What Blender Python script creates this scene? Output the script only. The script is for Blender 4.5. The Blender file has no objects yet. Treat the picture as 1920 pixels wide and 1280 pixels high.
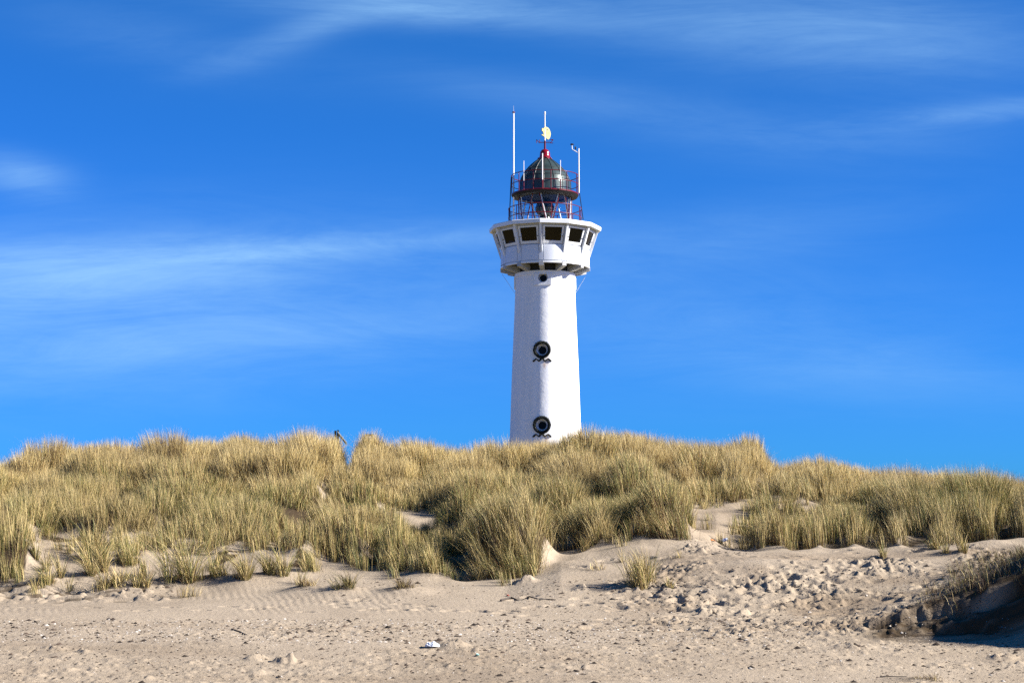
import bpy, bmesh, math, random
import numpy as np
from mathutils import Vector, Matrix
from mathutils.geometry import tessellate_polygon

PI = math.pi
C = bpy.context.scene.collection
rng = np.random.default_rng(11)
random.seed(7)

# ------------------------------------------------------------------ camera
F = 3780.0                     # focal length in photograph pixels (1920 wide)
CAMZ = 1.6
TILT = math.atan(450.0 / F)
CT, ST = math.cos(TILT), math.sin(TILT)
cam = bpy.data.cameras.new("camera")
cam.lens = F / 1920 * 36
cam.sensor_width = 36
cam.clip_start = 0.2
cam.clip_end = 9000
co = bpy.data.objects.new("camera", cam)
C.objects.link(co)
co.location = (0, 0, CAMZ)
co.rotation_euler = (PI / 2 + TILT, 0, 0)
bpy.context.scene.camera = co


def zat(v, d):
    b = (640.0 - v) / F
    return CAMZ + d * (ST + CT * b) / (CT - ST * b)


def xat(u, v, d):
    b = (640.0 - v) / F
    return d * (u - 960.0) / F / (CT - ST * b)


def vof(z, d):                                   # photograph row of a height at a depth
    t = (z - CAMZ) / d
    b = (t * CT - ST) / (CT + t * ST)
    return 640.0 - b * F


# ------------------------------------------------------------------ object helpers
def tag(o, label=None, cat=None, group=None, kind=None):
    if label: o["label"] = label
    if cat: o["category"] = cat
    if group: o["group"] = group
    if kind: o["kind"] = kind
    return o


def empty(name, loc=(0, 0, 0)):
    o = bpy.data.objects.new(name, None)
    C.objects.link(o)
    o.location = loc
    o.empty_display_size = 0.3
    return o


def link(name, me, mat, parent=None, smooth=None):
    if mat is not None:
        me.materials.append(mat)
    if smooth is not None:
        me.polygons.foreach_set("use_smooth", [True] * len(me.polygons))
        if smooth < 3:
            me.set_sharp_from_angle(angle=smooth)
    o = bpy.data.objects.new(name, me)
    C.objects.link(o)
    if parent is not None:
        o.parent = parent
    return o


def obj(name, bm, mat, parent=None, smooth=None):
    bmesh.ops.recalc_face_normals(bm, faces=bm.faces[:])
    me = bpy.data.meshes.new(name)
    bm.to_mesh(me)
    bm.free()
    return link(name, me, mat, parent, smooth)


def add_box(bm, c, s, rotz=0.0):
    m = Matrix.Translation(c) @ Matrix.Rotation(rotz, 4, 'Z') @ Matrix.Diagonal((s[0], s[1], s[2], 1))
    bmesh.ops.create_cube(bm, size=1.0, matrix=m)


def add_hull(bm, pts):
    """8 points: bottom ring of 4, top ring of 4."""
    v = [bm.verts.new(p) for p in pts]
    for f in ((0, 1, 2, 3), (7, 6, 5, 4), (0, 4, 5, 1), (1, 5, 6, 2), (2, 6, 7, 3), (3, 7, 4, 0)):
        bm.faces.new([v[i] for i in f])


def add_tube(bm, pts, r, seg=8, closed=False, cap=True):
    pts = [Vector(p) for p in pts]
    n = len(pts)
    rr = r if isinstance(r, (list, tuple)) else [r] * n
    rings = []
    up0 = Vector((0.13, 0.21, 0.97)).normalized()
    for i, p in enumerate(pts):
        if closed:
            t = pts[(i + 1) % n] - pts[i - 1]
        else:
            t = pts[min(i + 1, n - 1)] - pts[max(i - 1, 0)]
        t.normalize()
        a = t.cross(up0)
        if a.length < 0.2:
            a = t.cross(Vector((1, 0, 0)))
        a.normalize()
        b = t.cross(a)
        rings.append([bm.verts.new(p + a * rr[i] * math.cos(2 * PI * k / seg) + b * rr[i] * math.sin(2 * PI * k / seg)) for k in range(seg)])
    for i in range(n if closed else n - 1):
        A, B = rings[i], rings[(i + 1) % n]
        for k in range(seg):
            bm.faces.new((A[k], A[(k + 1) % seg], B[(k + 1) % seg], B[k]))
    if cap and not closed:
        bm.faces.new(rings[0])
        bm.faces.new(rings[-1][::-1])


def add_lathe(bm, prof, seg=64, closed=False, c=(0, 0, 0)):
    rings = []
    for r, z in prof:
        if r < 1e-6:
            rings.append([bm.verts.new((c[0], c[1], c[2] + z))])
        else:
            rings.append([bm.verts.new((c[0] + r * math.sin(2 * PI * k / seg), c[1] - r * math.cos(2 * PI * k / seg), c[2] + z)) for k in range(seg)])
    m = len(rings)
    for i in range(m if closed else m - 1):
        A, B = rings[i], rings[(i + 1) % m]
        for k in range(seg):
            k2 = (k + 1) % seg
            if len(A) == 1 and len(B) == 1: continue
            if len(A) == 1: bm.faces.new((A[0], B[k], B[k2]))
            elif len(B) == 1: bm.faces.new((A[k], A[k2], B[0]))
            else: bm.faces.new((A[k], A[k2], B[k2], B[k]))


def boolean_cut(o, cutters):
    for c in cutters:
        md = o.modifiers.new("cut", 'BOOLEAN')
        md.operation = 'DIFFERENCE'
        md.solver = 'EXACT'
        md.object = c
    dg = bpy.context.evaluated_depsgraph_get()
    me = bpy.data.meshes.new_from_object(o.evaluated_get(dg))
    o.modifiers.clear()
    old = o.data
    o.data = me
    bpy.data.meshes.remove(old)


# ------------------------------------------------------------------ materials
def new_mat(name):
    m = bpy.data.materials.new(name)
    m.use_nodes = True
    nt = m.node_tree
    return m, nt, nt.nodes["Principled BSDF"]


def nd(nt, t, **kw):
    n = nt.nodes.new(t)
    for k, v in kw.items():
        if k == "inp":
            for a, b in v.items():
                n.inputs[a].default_value = b
        else:
            setattr(n, k, v)
    return n


def plain(name, col, rough=0.5, metal=0.0, var=0.12, scale=3.0, bump=0.0, bscale=20.0, spec=0.5):
    """a paint or metal with a little uneven wear"""
    m, nt, p = new_mat(name)
    tc = nd(nt, "ShaderNodeTexCoord")
    no = nd(nt, "ShaderNodeTexNoise", inp={"Scale": scale, "Detail": 5.0, "Roughness": 0.6})
    nt.links.new(tc.outputs["Object"], no.inputs["Vector"])
    mx = nd(nt, "ShaderNodeMix", data_type='RGBA')
    mx.inputs["A"].default_value = (*[c * (1 - var) for c in col], 1)
    mx.inputs["B"].default_value = (*[min(1, c * (1 + var)) for c in col], 1)
    nt.links.new(no.outputs["Fac"], mx.inputs["Factor"])
    nt.links.new(mx.outputs["Result"], p.inputs["Base Color"])
    p.inputs["Roughness"].default_value = rough
    p.inputs["Metallic"].default_value = metal
    p.inputs["Specular IOR Level"].default_value = spec
    if bump:
        n2 = nd(nt, "ShaderNodeTexNoise", inp={"Scale": bscale, "Detail": 6.0})
        nt.links.new(tc.outputs["Object"], n2.inputs["Vector"])
        b = nd(nt, "ShaderNodeBump", inp={"Strength": 1.0, "Distance": bump})
        nt.links.new(n2.outputs["Fac"], b.inputs["Height"])
        nt.links.new(b.outputs["Normal"], p.inputs["Normal"])
    return m


def glass_mat(name, tint, gloss=0.06):
    m, nt, p = new_mat(name)
    nt.nodes.remove(p)
    out = nt.nodes["Material Output"]
    tr = nd(nt, "ShaderNodeBsdfTransparent"); tr.inputs["Color"].default_value = (*tint, 1)
    gl = nd(nt, "ShaderNodeBsdfGlossy"); gl.inputs["Roughness"].default_value = gloss
    ge = nd(nt, "ShaderNodeNewGeometry"); dt = nd(nt, "ShaderNodeVectorMath", operation='DOT_PRODUCT')
    nt.links.new(ge.outputs["Incoming"], dt.inputs[0]); nt.links.new(ge.outputs["Normal"], dt.inputs[1])
    ab = nd(nt, "ShaderNodeMath", operation='ABSOLUTE'); nt.links.new(dt.outputs["Value"], ab.inputs[0])
    iv = nd(nt, "ShaderNodeMath", operation='SUBTRACT'); iv.inputs[0].default_value = 1.0; nt.links.new(ab.outputs[0], iv.inputs[1])
    pw = nd(nt, "ShaderNodeMath", operation='POWER'); pw.inputs[1].default_value = 5.0; nt.links.new(iv.outputs[0], pw.inputs[0])
    fr = nd(nt, "ShaderNodeMath", operation='MULTIPLY_ADD'); fr.inputs[1].default_value = 0.92; fr.inputs[2].default_value = 0.03; nt.links.new(pw.outputs[0], fr.inputs[0])
    mx = nd(nt, "ShaderNodeMixShader")
    nt.links.new(fr.outputs[0], mx.inputs[0]); nt.links.new(tr.outputs[0], mx.inputs[1]); nt.links.new(gl.outputs[0], mx.inputs[2])
    nt.links.new(mx.outputs[0], out.inputs["Surface"])
    return m


M = {}
M["trim"] = plain("white_painted_steel", (0.68, 0.70, 0.72), 0.4, 0, 0.06, 2.0)
M["panel"] = plain("pale_grey_panel", (0.60, 0.63, 0.68), 0.45, 0, 0.05, 1.5)
M["window_wall"] = plain("grey_window_wall", (0.40, 0.42, 0.46), 0.5, 0, 0.06, 1.5)
M["bracket"] = plain("grey_white_concrete", (0.36, 0.37, 0.385), 0.75, 0, 0.15, 4.0, 0.01, 30)
M["soffit"] = plain("shaded_soffit", (0.045, 0.047, 0.05), 0.8, 0, 0.2, 3.0, spec=0.2)  # shade under the gallery put into the colour of slab and neck
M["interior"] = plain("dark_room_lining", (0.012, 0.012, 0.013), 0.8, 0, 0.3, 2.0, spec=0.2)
M["red"] = plain("red_gloss_paint", (0.095, 0.0018, 0.005), 0.35, 0, 0.25, 5.0, spec=0.3)
M["cap_red"] = plain("bright_red_paint", (0.17, 0.003, 0.009), 0.22, 0, 0.12, 5.0)
M["copper"] = plain("dark_weathered_copper", (0.034, 0.053, 0.053), 0.34, 0.3, 0.5, 2.2, 0.01, 6)
M["rib"] = plain("dark_dome_seam", (0.02, 0.024, 0.025), 0.5, 0.2, 0.2)
M["gold"] = plain("gilded_yellow", (0.29, 0.275, 0.062), 0.5, 0.0, 0.05)
M["mast"] = plain("white_mast_paint", (0.75, 0.73, 0.72), 0.4, 0, 0.08)
M["darkmetal"] = plain("black_metal", (0.009, 0.009, 0.010), 0.6, 0.0, 0.2, spec=0.2)
M["cable"] = plain("grey_cable", (0.45, 0.47, 0.5), 0.6, 0.0, 0.1)
M["lens"] = plain("bronze_lens_glass", (0.055, 0.05, 0.035), 0.12, 0.3, 0.6, 4.0)
M["wreath"] = plain("blackened_bronze_wreath", (0.007, 0.010, 0.007), 0.6, 0.0, 0.5, 12.0, spec=0.2)
M["window_glass"] = glass_mat("control_room_glass", (0.12, 0.13, 0.15))
M["lantern_glass"] = glass_mat("lantern_glass", (0.86, 0.9, 0.92))
M["black_glass"] = plain("dark_porthole_glass", (0.004, 0.004, 0.006), 0.3, 0, 0.1, spec=0.1)
M["roof_tile"] = plain("dark_green_roof_tile", (0.02, 0.035, 0.025), 0.7, 0, 0.3, 6)
M["brick"] = plain("brown_brick", (0.16, 0.085, 0.055), 0.85, 0, 0.25, 8)
M["white_wood"] = plain("white_bargeboard", (0.55, 0.56, 0.5), 0.5, 0, 0.05)
M["board"] = plain("pale_grey_board", (0.42, 0.48, 0.55), 0.5, 0, 0.08)
M["plastic"] = plain("white_plastic_film", (0.50, 0.53, 0.58), 0.4, 0, 0.08, 9)
M["blue"] = plain("blue_plastic", (0.03, 0.06, 0.22), 0.3, 0, 0.1)
M["orange"] = plain("orange_plastic", (0.72, 0.27, 0.08), 0.4, 0, 0.15, 20)
M["redscrap"] = plain("red_plastic", (0.34, 0.08, 0.05), 0.4, 0, 0.1)
M["teal"] = plain("pale_turquoise_plastic", (0.45, 0.75, 0.7), 0.4, 0, 0.08)
M["twig"] = plain("dark_weathered_wood", (0.055, 0.042, 0.032), 0.85, 0, 0.3, 30)
M["palewood"] = plain("bleached_wood", (0.42, 0.37, 0.3), 0.8, 0, 0.2, 15)


def shaft_material():
    m, nt, p = new_mat("white_lime_plaster")
    L = nt.links
    tc = nd(nt, "ShaderNodeTexCoord")
    n1 = nd(nt, "ShaderNodeTexNoise", inp={"Scale": 0.55, "Detail": 6.0, "Roughness": 0.62})
    n2 = nd(nt, "ShaderNodeTexNoise", inp={"Scale": 5.0, "Detail": 6.0, "Roughness": 0.6})
    mp = nd(nt, "ShaderNodeMapping"); mp.inputs["Scale"].default_value = (1.2, 1.2, 0.12)
    n3 = nd(nt, "ShaderNodeTexNoise", inp={"Scale": 2.0, "Detail": 6.0, "Roughness": 0.65})
    L.new(tc.outputs["Object"], n1.inputs["Vector"]); L.new(tc.outputs["Object"], n2.inputs["Vector"])
    L.new(tc.outputs["Object"], mp.inputs["Vector"]); L.new(mp.outputs[0], n3.inputs["Vector"])
    r = nd(nt, "ShaderNodeValToRGB")
    r.color_ramp.elements[0].position = 0.3; r.color_ramp.elements[0].color = (0.735, 0.745, 0.755, 1)
    r.color_ramp.elements[1].position = 0.62; r.color_ramp.elements[1].color = (0.80, 0.81, 0.82, 1)
    L.new(n3.outputs["Fac"], r.inputs["Fac"])
    src = r.outputs["Color"]
    for px_, py_, pz_ in RUST:
        sb = nd(nt, "ShaderNodeVectorMath", operation='SUBTRACT'); L.new(tc.outputs["Object"], sb.inputs[0]); sb.inputs[1].default_value = (px_, py_, pz_)
        sc_ = nd(nt, "ShaderNodeVectorMath", operation='MULTIPLY'); L.new(sb.outputs[0], sc_.inputs[0]); sc_.inputs[1].default_value = (4.5, 1.0, 2.0)
        ln_ = nd(nt, "ShaderNodeVectorMath", operation='LENGTH'); L.new(sc_.outputs[0], ln_.inputs[0])
        mr = nd(nt, "ShaderNodeMapRange"); mr.inputs["From Min"].default_value = 1.0; mr.inputs["From Max"].default_value = 0.1; mr.inputs["To Min"].default_value = 0.0; mr.inputs["To Max"].default_value = 1.1
        L.new(ln_.outputs["Value"], mr.inputs["Value"])
        mm = nd(nt, "ShaderNodeMath", operation='MULTIPLY', use_clamp=True); L.new(mr.outputs["Result"], mm.inputs[0]); L.new(n3.outputs["Fac"], mm.inputs[1])
        mx = nd(nt, "ShaderNodeMix", data_type='RGBA'); L.new(mm.outputs[0], mx.inputs["Factor"]); L.new(src, mx.inputs["A"]); mx.inputs["B"].default_value = (0.42, 0.22, 0.09, 1)
        src = mx.outputs["Result"]
    L.new(src, p.inputs["Base Color"])
    a = nd(nt, "ShaderNodeMath", operation='MULTIPLY_ADD'); a.inputs[1].default_value = 0.16
    L.new(n2.outputs["Fac"], a.inputs[0]); L.new(n1.outputs["Fac"], a.inputs[2])
    b = nd(nt, "ShaderNodeBump", inp={"Strength": 1.0, "Distance": 0.045})
    L.new(a.outputs[0], b.inputs["Height"]); L.new(b.outputs["Normal"], p.inputs["Normal"])
    p.inputs["Roughness"].default_value = 0.75
    p.inputs["Specular IOR Level"].default_value = 0.25
    return m


RUST = [(-0.12, -2.87, zat(683, 169.2) - 10.0), (0.12, -2.86, zat(677, 169.2) - 10.0), (0.02, -3.05, zat(824, 169.0) - 10.0)]
M["plaster"] = shaft_material()


def sand_material():
    m, nt, p = new_mat("beach_sand")
    L = nt.links
    tc = nd(nt, "ShaderNodeTexCoord")
    def noise(scale, detail=6.0, rough=0.6, vec=None):
        n = nd(nt, "ShaderNodeTexNoise", inp={"Scale": scale, "Detail": detail, "Roughness": rough})
        L.new(vec or tc.outputs["Object"], n.inputs["Vector"])
        return n.outputs["Fac"]
    big, mid, fine, grit = noise(0.28), noise(2.2), noise(14.0), noise(60.0, 3.0)
    r = nd(nt, "ShaderNodeValToRGB")
    e = r.color_ramp.elements
    e[0].position = 0.25; e[0].color = (0.192, 0.151, 0.106, 1)
    e[1].position = 0.7; e[1].color = (0.302, 0.247, 0.181, 1)
    s = nd(nt, "ShaderNodeMath", operation='MULTIPLY_ADD'); s.inputs[1].default_value = 0.45
    L.new(mid, s.inputs[0])
    s2 = nd(nt, "ShaderNodeMath", operation='MULTIPLY'); s2.inputs[1].default_value = 0.74
    L.new(big, s2.inputs[0]); L.new(s2.outputs[0], s.inputs[2])
    L.new(s.outputs[0], r.inputs["Fac"])
    g = nd(nt, "ShaderNodeMapRange"); g.inputs["From Min"].default_value = 0.3; g.inputs["From Max"].default_value = 0.7
    g.inputs["To Min"].default_value = 0.86; g.inputs["To Max"].default_value = 1.12
    L.new(grit, g.inputs["Value"])
    mu = nd(nt, "ShaderNodeMix", data_type='RGBA', blend_type='MULTIPLY'); mu.inputs["Factor"].default_value = 1
    L.new(r.outputs["Color"], mu.inputs["A"]); L.new(g.outputs["Result"], mu.inputs["B"])
    dpa = nd(nt, "ShaderNodeAttribute"); dpa.attribute_name = "damp"
    dpm = nd(nt, "ShaderNodeMath", operation='MULTIPLY'); dpm.inputs[1].default_value = 0.55; L.new(dpa.outputs["Fac"], dpm.inputs[0])
    dpx = nd(nt, "ShaderNodeMix", data_type='RGBA', blend_type='MULTIPLY'); dpx.inputs["B"].default_value = (0.58, 0.52, 0.46, 1)
    L.new(dpm.outputs[0], dpx.inputs["Factor"]); L.new(mu.outputs["Result"], dpx.inputs["A"])
    la = nd(nt, "ShaderNodeAttribute"); la.attribute_name = "litter_shade"
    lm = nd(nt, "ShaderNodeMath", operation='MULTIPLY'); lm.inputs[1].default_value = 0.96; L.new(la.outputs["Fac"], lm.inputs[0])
    lx_ = nd(nt, "ShaderNodeMix", data_type='RGBA'); lx_.inputs["B"].default_value = (0.036, 0.023, 0.011, 1)  # dead stems, coloured darker to stand in for shade
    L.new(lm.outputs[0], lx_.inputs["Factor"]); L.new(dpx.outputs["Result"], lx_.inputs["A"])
    ta = nd(nt, "ShaderNodeAttribute"); ta.attribute_name = "turf"
    tx_ = nd(nt, "ShaderNodeMix", data_type='RGBA'); tx_.inputs["B"].default_value = (0.15, 0.115, 0.045, 1)
    L.new(ta.outputs["Fac"], tx_.inputs["Factor"]); L.new(lx_.outputs["Result"], tx_.inputs["A"])
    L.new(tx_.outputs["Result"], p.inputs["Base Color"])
    ad = nd(nt, "ShaderNodeMath", operation='MULTIPLY_ADD'); ad.inputs[1].default_value = 0.35
    L.new(grit, ad.inputs[0]); L.new(fine, ad.inputs[2])
    b = nd(nt, "ShaderNodeBump", inp={"Strength": 1.0, "Distance": 0.02})
    L.new(ad.outputs[0], b.inputs["Height"]); L.new(b.outputs["Normal"], p.inputs["Normal"])
    p.inputs["Roughness"].default_value = 0.95
    p.inputs["Specular IOR Level"].default_value = 0.15
    return m


M["sand"] = sand_material()


def attr_material(name, rough=0.6, transl=0.0):
    m, nt, p = new_mat(name)
    L = nt.links
    a = nd(nt, "ShaderNodeAttribute"); a.attribute_name = "tint"
    L.new(a.outputs["Color"], p.inputs["Base Color"])
    p.inputs["Roughness"].default_value = rough
    p.inputs["Specular IOR Level"].default_value = 0.3
    if transl:
        t = nd(nt, "ShaderNodeBsdfTranslucent"); L.new(a.outputs["Color"], t.inputs["Color"])
        mx = nd(nt, "ShaderNodeMixShader"); mx.inputs[0].default_value = transl
        L.new(p.outputs[0], mx.inputs[1]); L.new(t.outputs[0], mx.inputs[2])
        L.new(mx.outputs[0], nt.nodes["Material Output"].inputs["Surface"])
    return m


M["grass"] = attr_material("marram_blade", 0.6, 0.07)
M["debris"] = attr_material("shell_and_drift_bits", 0.7)

# ------------------------------------------------------------------ noise (numpy)
def _hash(ix, iy, seed):
    h = (ix.astype(np.int64) * 374761393 + iy.astype(np.int64) * 668265263 + seed * 974634777) & 0xFFFFFFFF
    h = ((h ^ (h >> 13)) * 1274126177) & 0xFFFFFFFF
    h = h ^ (h >> 16)
    return (h & 0xFFFFFF) / float(0xFFFFFF)


def vnoise(x, y, seed=0):
    ix, iy = np.floor(x), np.floor(y)
    fx, fy = x - ix, y - iy
    fx = fx * fx * fx * (fx * (fx * 6 - 15) + 10); fy = fy * fy * fy * (fy * (fy * 6 - 15) + 10)
    a, b = _hash(ix, iy, seed), _hash(ix + 1, iy, seed)
    c, d = _hash(ix, iy + 1, seed), _hash(ix + 1, iy + 1, seed)
    return (a * (1 - fx) + b * fx) * (1 - fy) + (c * (1 - fx) + d * fx) * fy


def fbm(x, y, oct=4, seed=0, gain=0.5):
    s, amp, tot = 0.0, 1.0, 0.0
    for i in range(oct):
        s = s + amp * vnoise(x * 2 ** i + 17.3 * i, y * 2 ** i - 9.1 * i, seed + i)
        tot += amp; amp *= gain
    return s / tot * 2 - 1


def sstep(a, b, x):
    t = np.clip((x - a) / (b - a), 0, 1)
    return t * t * (3 - 2 * t)


# ------------------------------------------------------------------ terrain, laid out from sight lines
def curve(*p):
    xs = np.array(p[0::2], float); ys = np.array(p[1::2], float)
    return lambda u: np.interp(u, xs, ys)


SKY = curve(0, 874, 100, 856, 180, 840, 300, 832, 400, 815, 430, 812, 500, 823, 600, 820, 638, 817, 648, 836, 656, 872, 664, 838, 685, 815, 700, 811, 740, 822, 800, 836, 850, 844, 900, 836, 960, 830, 1050, 822, 1085, 806, 1120, 802, 1180, 808, 1230, 822, 1300, 842, 1350, 842, 1390, 826, 1420, 826, 1442, 856, 1462, 872, 1500, 864, 1560, 860, 1600, 876, 1700, 886, 1800, 890, 1900, 899, 1920, 902)
TOE = curve(0, 1122, 300, 1115, 600, 1105, 800, 1100, 950, 1098, 1050, 1080, 1200, 1082, 1300, 1060, 1400, 1055, 1600, 1055, 1920, 1055)
GFR = curve(0, 1040, 100, 1034, 250, 1030, 400, 1036, 480, 1030, 550, 1032, 600, 1042, 700, 1046, 800, 1048, 900, 1048, 1000, 1042, 1040, 1034, 1100, 1024, 1200, 1006, 1290, 1012, 1340, 1016, 1400, 1022, 1550, 1020, 1700, 1012, 1850, 1008, 1920, 1006)
FDO = curve(0, -2.2, 48, -2.2, 75, 0.1, 130, 0, 400, 0, 600, 0, 680, -1.1, 800, -1.6, 870, -1.9, 980, -2.3, 1012, -1.8, 1030, 0, 1100, 0.1, 1920, 0)
MID = curve(0, 1002, 100, 992, 400, 988, 550, 990, 650, 1008, 700, 1018, 800, 1018, 880, 1010, 1000, 1008, 1060, 995, 1200, 978, 1290, 985, 1340, 985, 1400, 1000, 1500, 1004, 1600, 1000, 1700, 996, 1920, 992)
NPL = curve(0, 950, 60, 940, 150, 944, 400, 945, 600, 955, 700, 962, 780, 958, 900, 955, 1000, 948, 1150, 945, 1290, 948, 1340, 946, 1420, 944, 1500, 942, 1600, 960, 1700, 968, 1920, 972)
DK = [18.0, 30.0, 33.0, 36.5, 39.0, 42.0, 45.5, 49.0, 53.5, 58.0, 63.0, 110.0, 172.0, 260.0, 1200.0]
MOUND = (11.0, 35.6, 1.70, 1.85, 1.6)
HUMMOCKS = []          # (X, Y, height, rx, ry) little sand build-ups under tufts


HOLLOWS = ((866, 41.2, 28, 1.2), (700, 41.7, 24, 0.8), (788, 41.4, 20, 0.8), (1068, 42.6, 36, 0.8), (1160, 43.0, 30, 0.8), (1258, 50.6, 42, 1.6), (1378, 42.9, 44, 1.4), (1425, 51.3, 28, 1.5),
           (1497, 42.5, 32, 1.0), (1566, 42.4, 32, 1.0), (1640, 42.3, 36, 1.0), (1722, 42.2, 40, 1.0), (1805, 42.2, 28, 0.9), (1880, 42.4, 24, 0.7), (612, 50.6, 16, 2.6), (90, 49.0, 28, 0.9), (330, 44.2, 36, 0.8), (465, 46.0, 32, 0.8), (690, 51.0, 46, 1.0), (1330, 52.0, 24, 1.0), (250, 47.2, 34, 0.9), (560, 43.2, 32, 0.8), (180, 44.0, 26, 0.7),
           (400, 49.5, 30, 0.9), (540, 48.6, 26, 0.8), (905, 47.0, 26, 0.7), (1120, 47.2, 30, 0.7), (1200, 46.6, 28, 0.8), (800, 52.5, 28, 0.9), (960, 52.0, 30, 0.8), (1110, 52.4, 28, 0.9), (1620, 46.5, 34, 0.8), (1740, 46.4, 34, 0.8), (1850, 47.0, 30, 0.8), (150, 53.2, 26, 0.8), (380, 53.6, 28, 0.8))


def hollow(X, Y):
    """pits between the clumps; dead stems and painted shade darken the floor"""
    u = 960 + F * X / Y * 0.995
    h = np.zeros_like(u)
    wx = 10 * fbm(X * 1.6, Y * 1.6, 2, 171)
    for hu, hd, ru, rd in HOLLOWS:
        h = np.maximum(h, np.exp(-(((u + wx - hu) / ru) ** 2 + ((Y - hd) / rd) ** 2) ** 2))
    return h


def cover(X, Y):
    """share of ground covered with marram at a point: 0..1"""
    u = 960 + F * X / Y * 0.995
    nz = fbm(X * 0.8, Y * 0.8, 3, 101)
    front = 41.75 + FDO(u) + 0.7 * nz
    patch = fbm(X * 1.15 + 3.1, Y * 1.0 + 1.7, 2, 103)
    front = np.where((u > 60) & (u < 620) & (patch > 0.34) & (Y > 39.9), front - 1.6, front)
    c = sstep(0, 0.35, Y - front) * (1 - 0.9 * hollow(X, Y))
    stray = 0.10 * sstep(-1.5, -0.1, Y - front) * sstep(0.0, 0.3, fbm(X * 2.2, Y * 2.2, 2, 181)) * ((u < 1290) | (u > 1420))
    c = np.maximum(c, stray)
    c = np.maximum(c, 0.40 * sstep(640, 560, u) * sstep(38.1, 38.6, Y) * sstep(0.22, 0.42, fbm(X * 2.6 + 5, Y * 2.2, 2, 182)))
    def hole(cu, cd, ru, rd):
        return 1 - np.exp(-(((u - cu) / ru) ** 2 + ((Y - cd) / rd) ** 2) ** 2)
    c = c * hole(62, 49.4, 52, 0.9) * hole(775, 48.3, 66, 1.05) * hole(1000, 48.4, 60, 0.55) * hole(1338, 46.9, 64, 2.8) * hole(1325, 43.5, 40, 2.6) * hole(1475, 48.5, 80, 0.8) * (0.45 + 0.55 * hole(1520, 48.8, 110, 1.3)) * hole(1560, 52.0, 60, 0.6)
    c = c * hole(1262, 50.5, 26, 1.3) * hole(612, 50.2, 12, 1.6) * hole(655, 57.5, 9, 3.5)
    c = c * np.where((u > 55) & (u < 600) & (Y < 43.2), 0.55 + 0.45 * (nz > -0.1), 1)
    return c * sstep(63.5, 61.5, Y)


# clump centres: marram grows in domed clumps that trap the sand, with dark gaps between them
csp = 1.42
kx, ky = np.meshgrid(np.arange(-24, 24, csp), np.arange(38.5, 64, csp))
kx = (kx + rng.uniform(-0.5, 0.5, kx.shape) * csp).ravel(); ky = (ky + rng.uniform(-0.5, 0.5, ky.shape) * csp).ravel()
ex = np.array([(915, 41.3), (955, 40.7), (990, 40.6), (1003, 41.5), (745, 41.5), (690, 41.7), (640, 42.2), (800, 41.5), (25, 40.8), (5, 41.6), (1375, 42.6), (1425, 42.6), (1475, 42.5), (1530, 42.6), (1600, 42.5), (1690, 42.4), (1760, 42.4), (1100, 42.6), (1180, 42.8), (1240, 43.0)])
kx = np.concatenate((kx, (ex[:, 0] - 960) / F * ex[:, 1])); ky = np.concatenate((ky, ex[:, 1]))
krad = rng.uniform(0.62, 1.05, len(kx)); khg = rng.uniform(0.65, 1.35, len(kx)); ktn = rng.normal(0, 1, len(kx))
krad[-len(ex):] = rng.uniform(0.7, 0.95, len(ex)); khg[-len(ex):] = rng.uniform(1.0, 1.4, len(ex)); khg[-len(ex):-len(ex) + 4] = (1.5, 1.9, 1.7, 1.8)
kcov = np.clip(cover(kx, ky), 0, 1)
kgd = np.where(ky > 55, 0.26, np.where(ky < 46, 0.52, 0.50)) * khg * sstep(0.35, 0.95, kcov)
_ku = 960 + F * kx / ky
kgd *= np.where((_ku > 1440) & (ky > 46), 0.6, 1)
kgd *= np.where((_ku > 640) & (_ku < 860) & (ky > 43.2) & (ky < 49), 0.35, 1) * np.where((np.abs(_ku - 1505) < 120) & (ky > 44) & (ky < 48.5), 0.3, 1) * np.where((_ku > 835) & (_ku < 888) & (ky < 43.5), 0.3, 1)
HX0, HY0, HST = -26.0, 36.0, 0.06
hgx = np.arange(HX0, 26, HST); hgy = np.arange(HY0, 66, HST)
HMAP = np.zeros((len(hgy), len(hgx)))
for q in range(len(kx)):
    if kgd[q] < 0.02: continue
    R2 = krad[q] * 1.25
    j0, j1 = int((kx[q] - R2 - HX0) / HST), int((kx[q] + R2 - HX0) / HST) + 1
    i0, i1 = int((ky[q] - R2 - HY0) / HST), int((ky[q] + R2 - HY0) / HST) + 1
    j0, i0 = max(j0, 0), max(i0, 0)
    if j1 <= j0 or i1 <= i0: continue
    gx_, gy_ = np.meshgrid(hgx[j0:j1], hgy[i0:i1])
    if gx_.size == 0: continue
    rr_ = np.hypot(gx_ - kx[q], gy_ - ky[q]) / (krad[q] * 1.25)
    b = kgd[q] * np.clip(1 - rr_ ** 2.4, 0, 1) ** 1.1
    HMAP[i0:i1, j0:j1] = np.maximum(HMAP[i0:i1, j0:j1], b)

_gx, _gy = np.meshgrid(hgx, hgy)
_m = sstep(0.0, 1.0, np.clip(cover(_gx, _gy - 0.15), 0, 1)) * sstep(0.2, 1.0, np.clip(cover(_gx, _gy - 0.75), 0, 1))
HMAP *= _m
for _ in range(3):
    for ax_ in (0, 1):
        HMAP = sum(np.roll(HMAP, k_, ax_) for k_ in range(-2, 3)) / 5


def hump(X, Y):
    fx = np.clip((X - HX0) / HST, 0, len(hgx) - 1.01); fy = np.clip((Y - HY0) / HST, 0, len(hgy) - 1.01)
    j = fx.astype(int); i = fy.astype(int); fx = fx - j; fy = fy - i
    return (HMAP[i, j] * (1 - fx) + HMAP[i, j + 1] * fx) * (1 - fy) + (HMAP[i + 1, j] * (1 - fx) + HMAP[i + 1, j + 1] * fx) * fy


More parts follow.
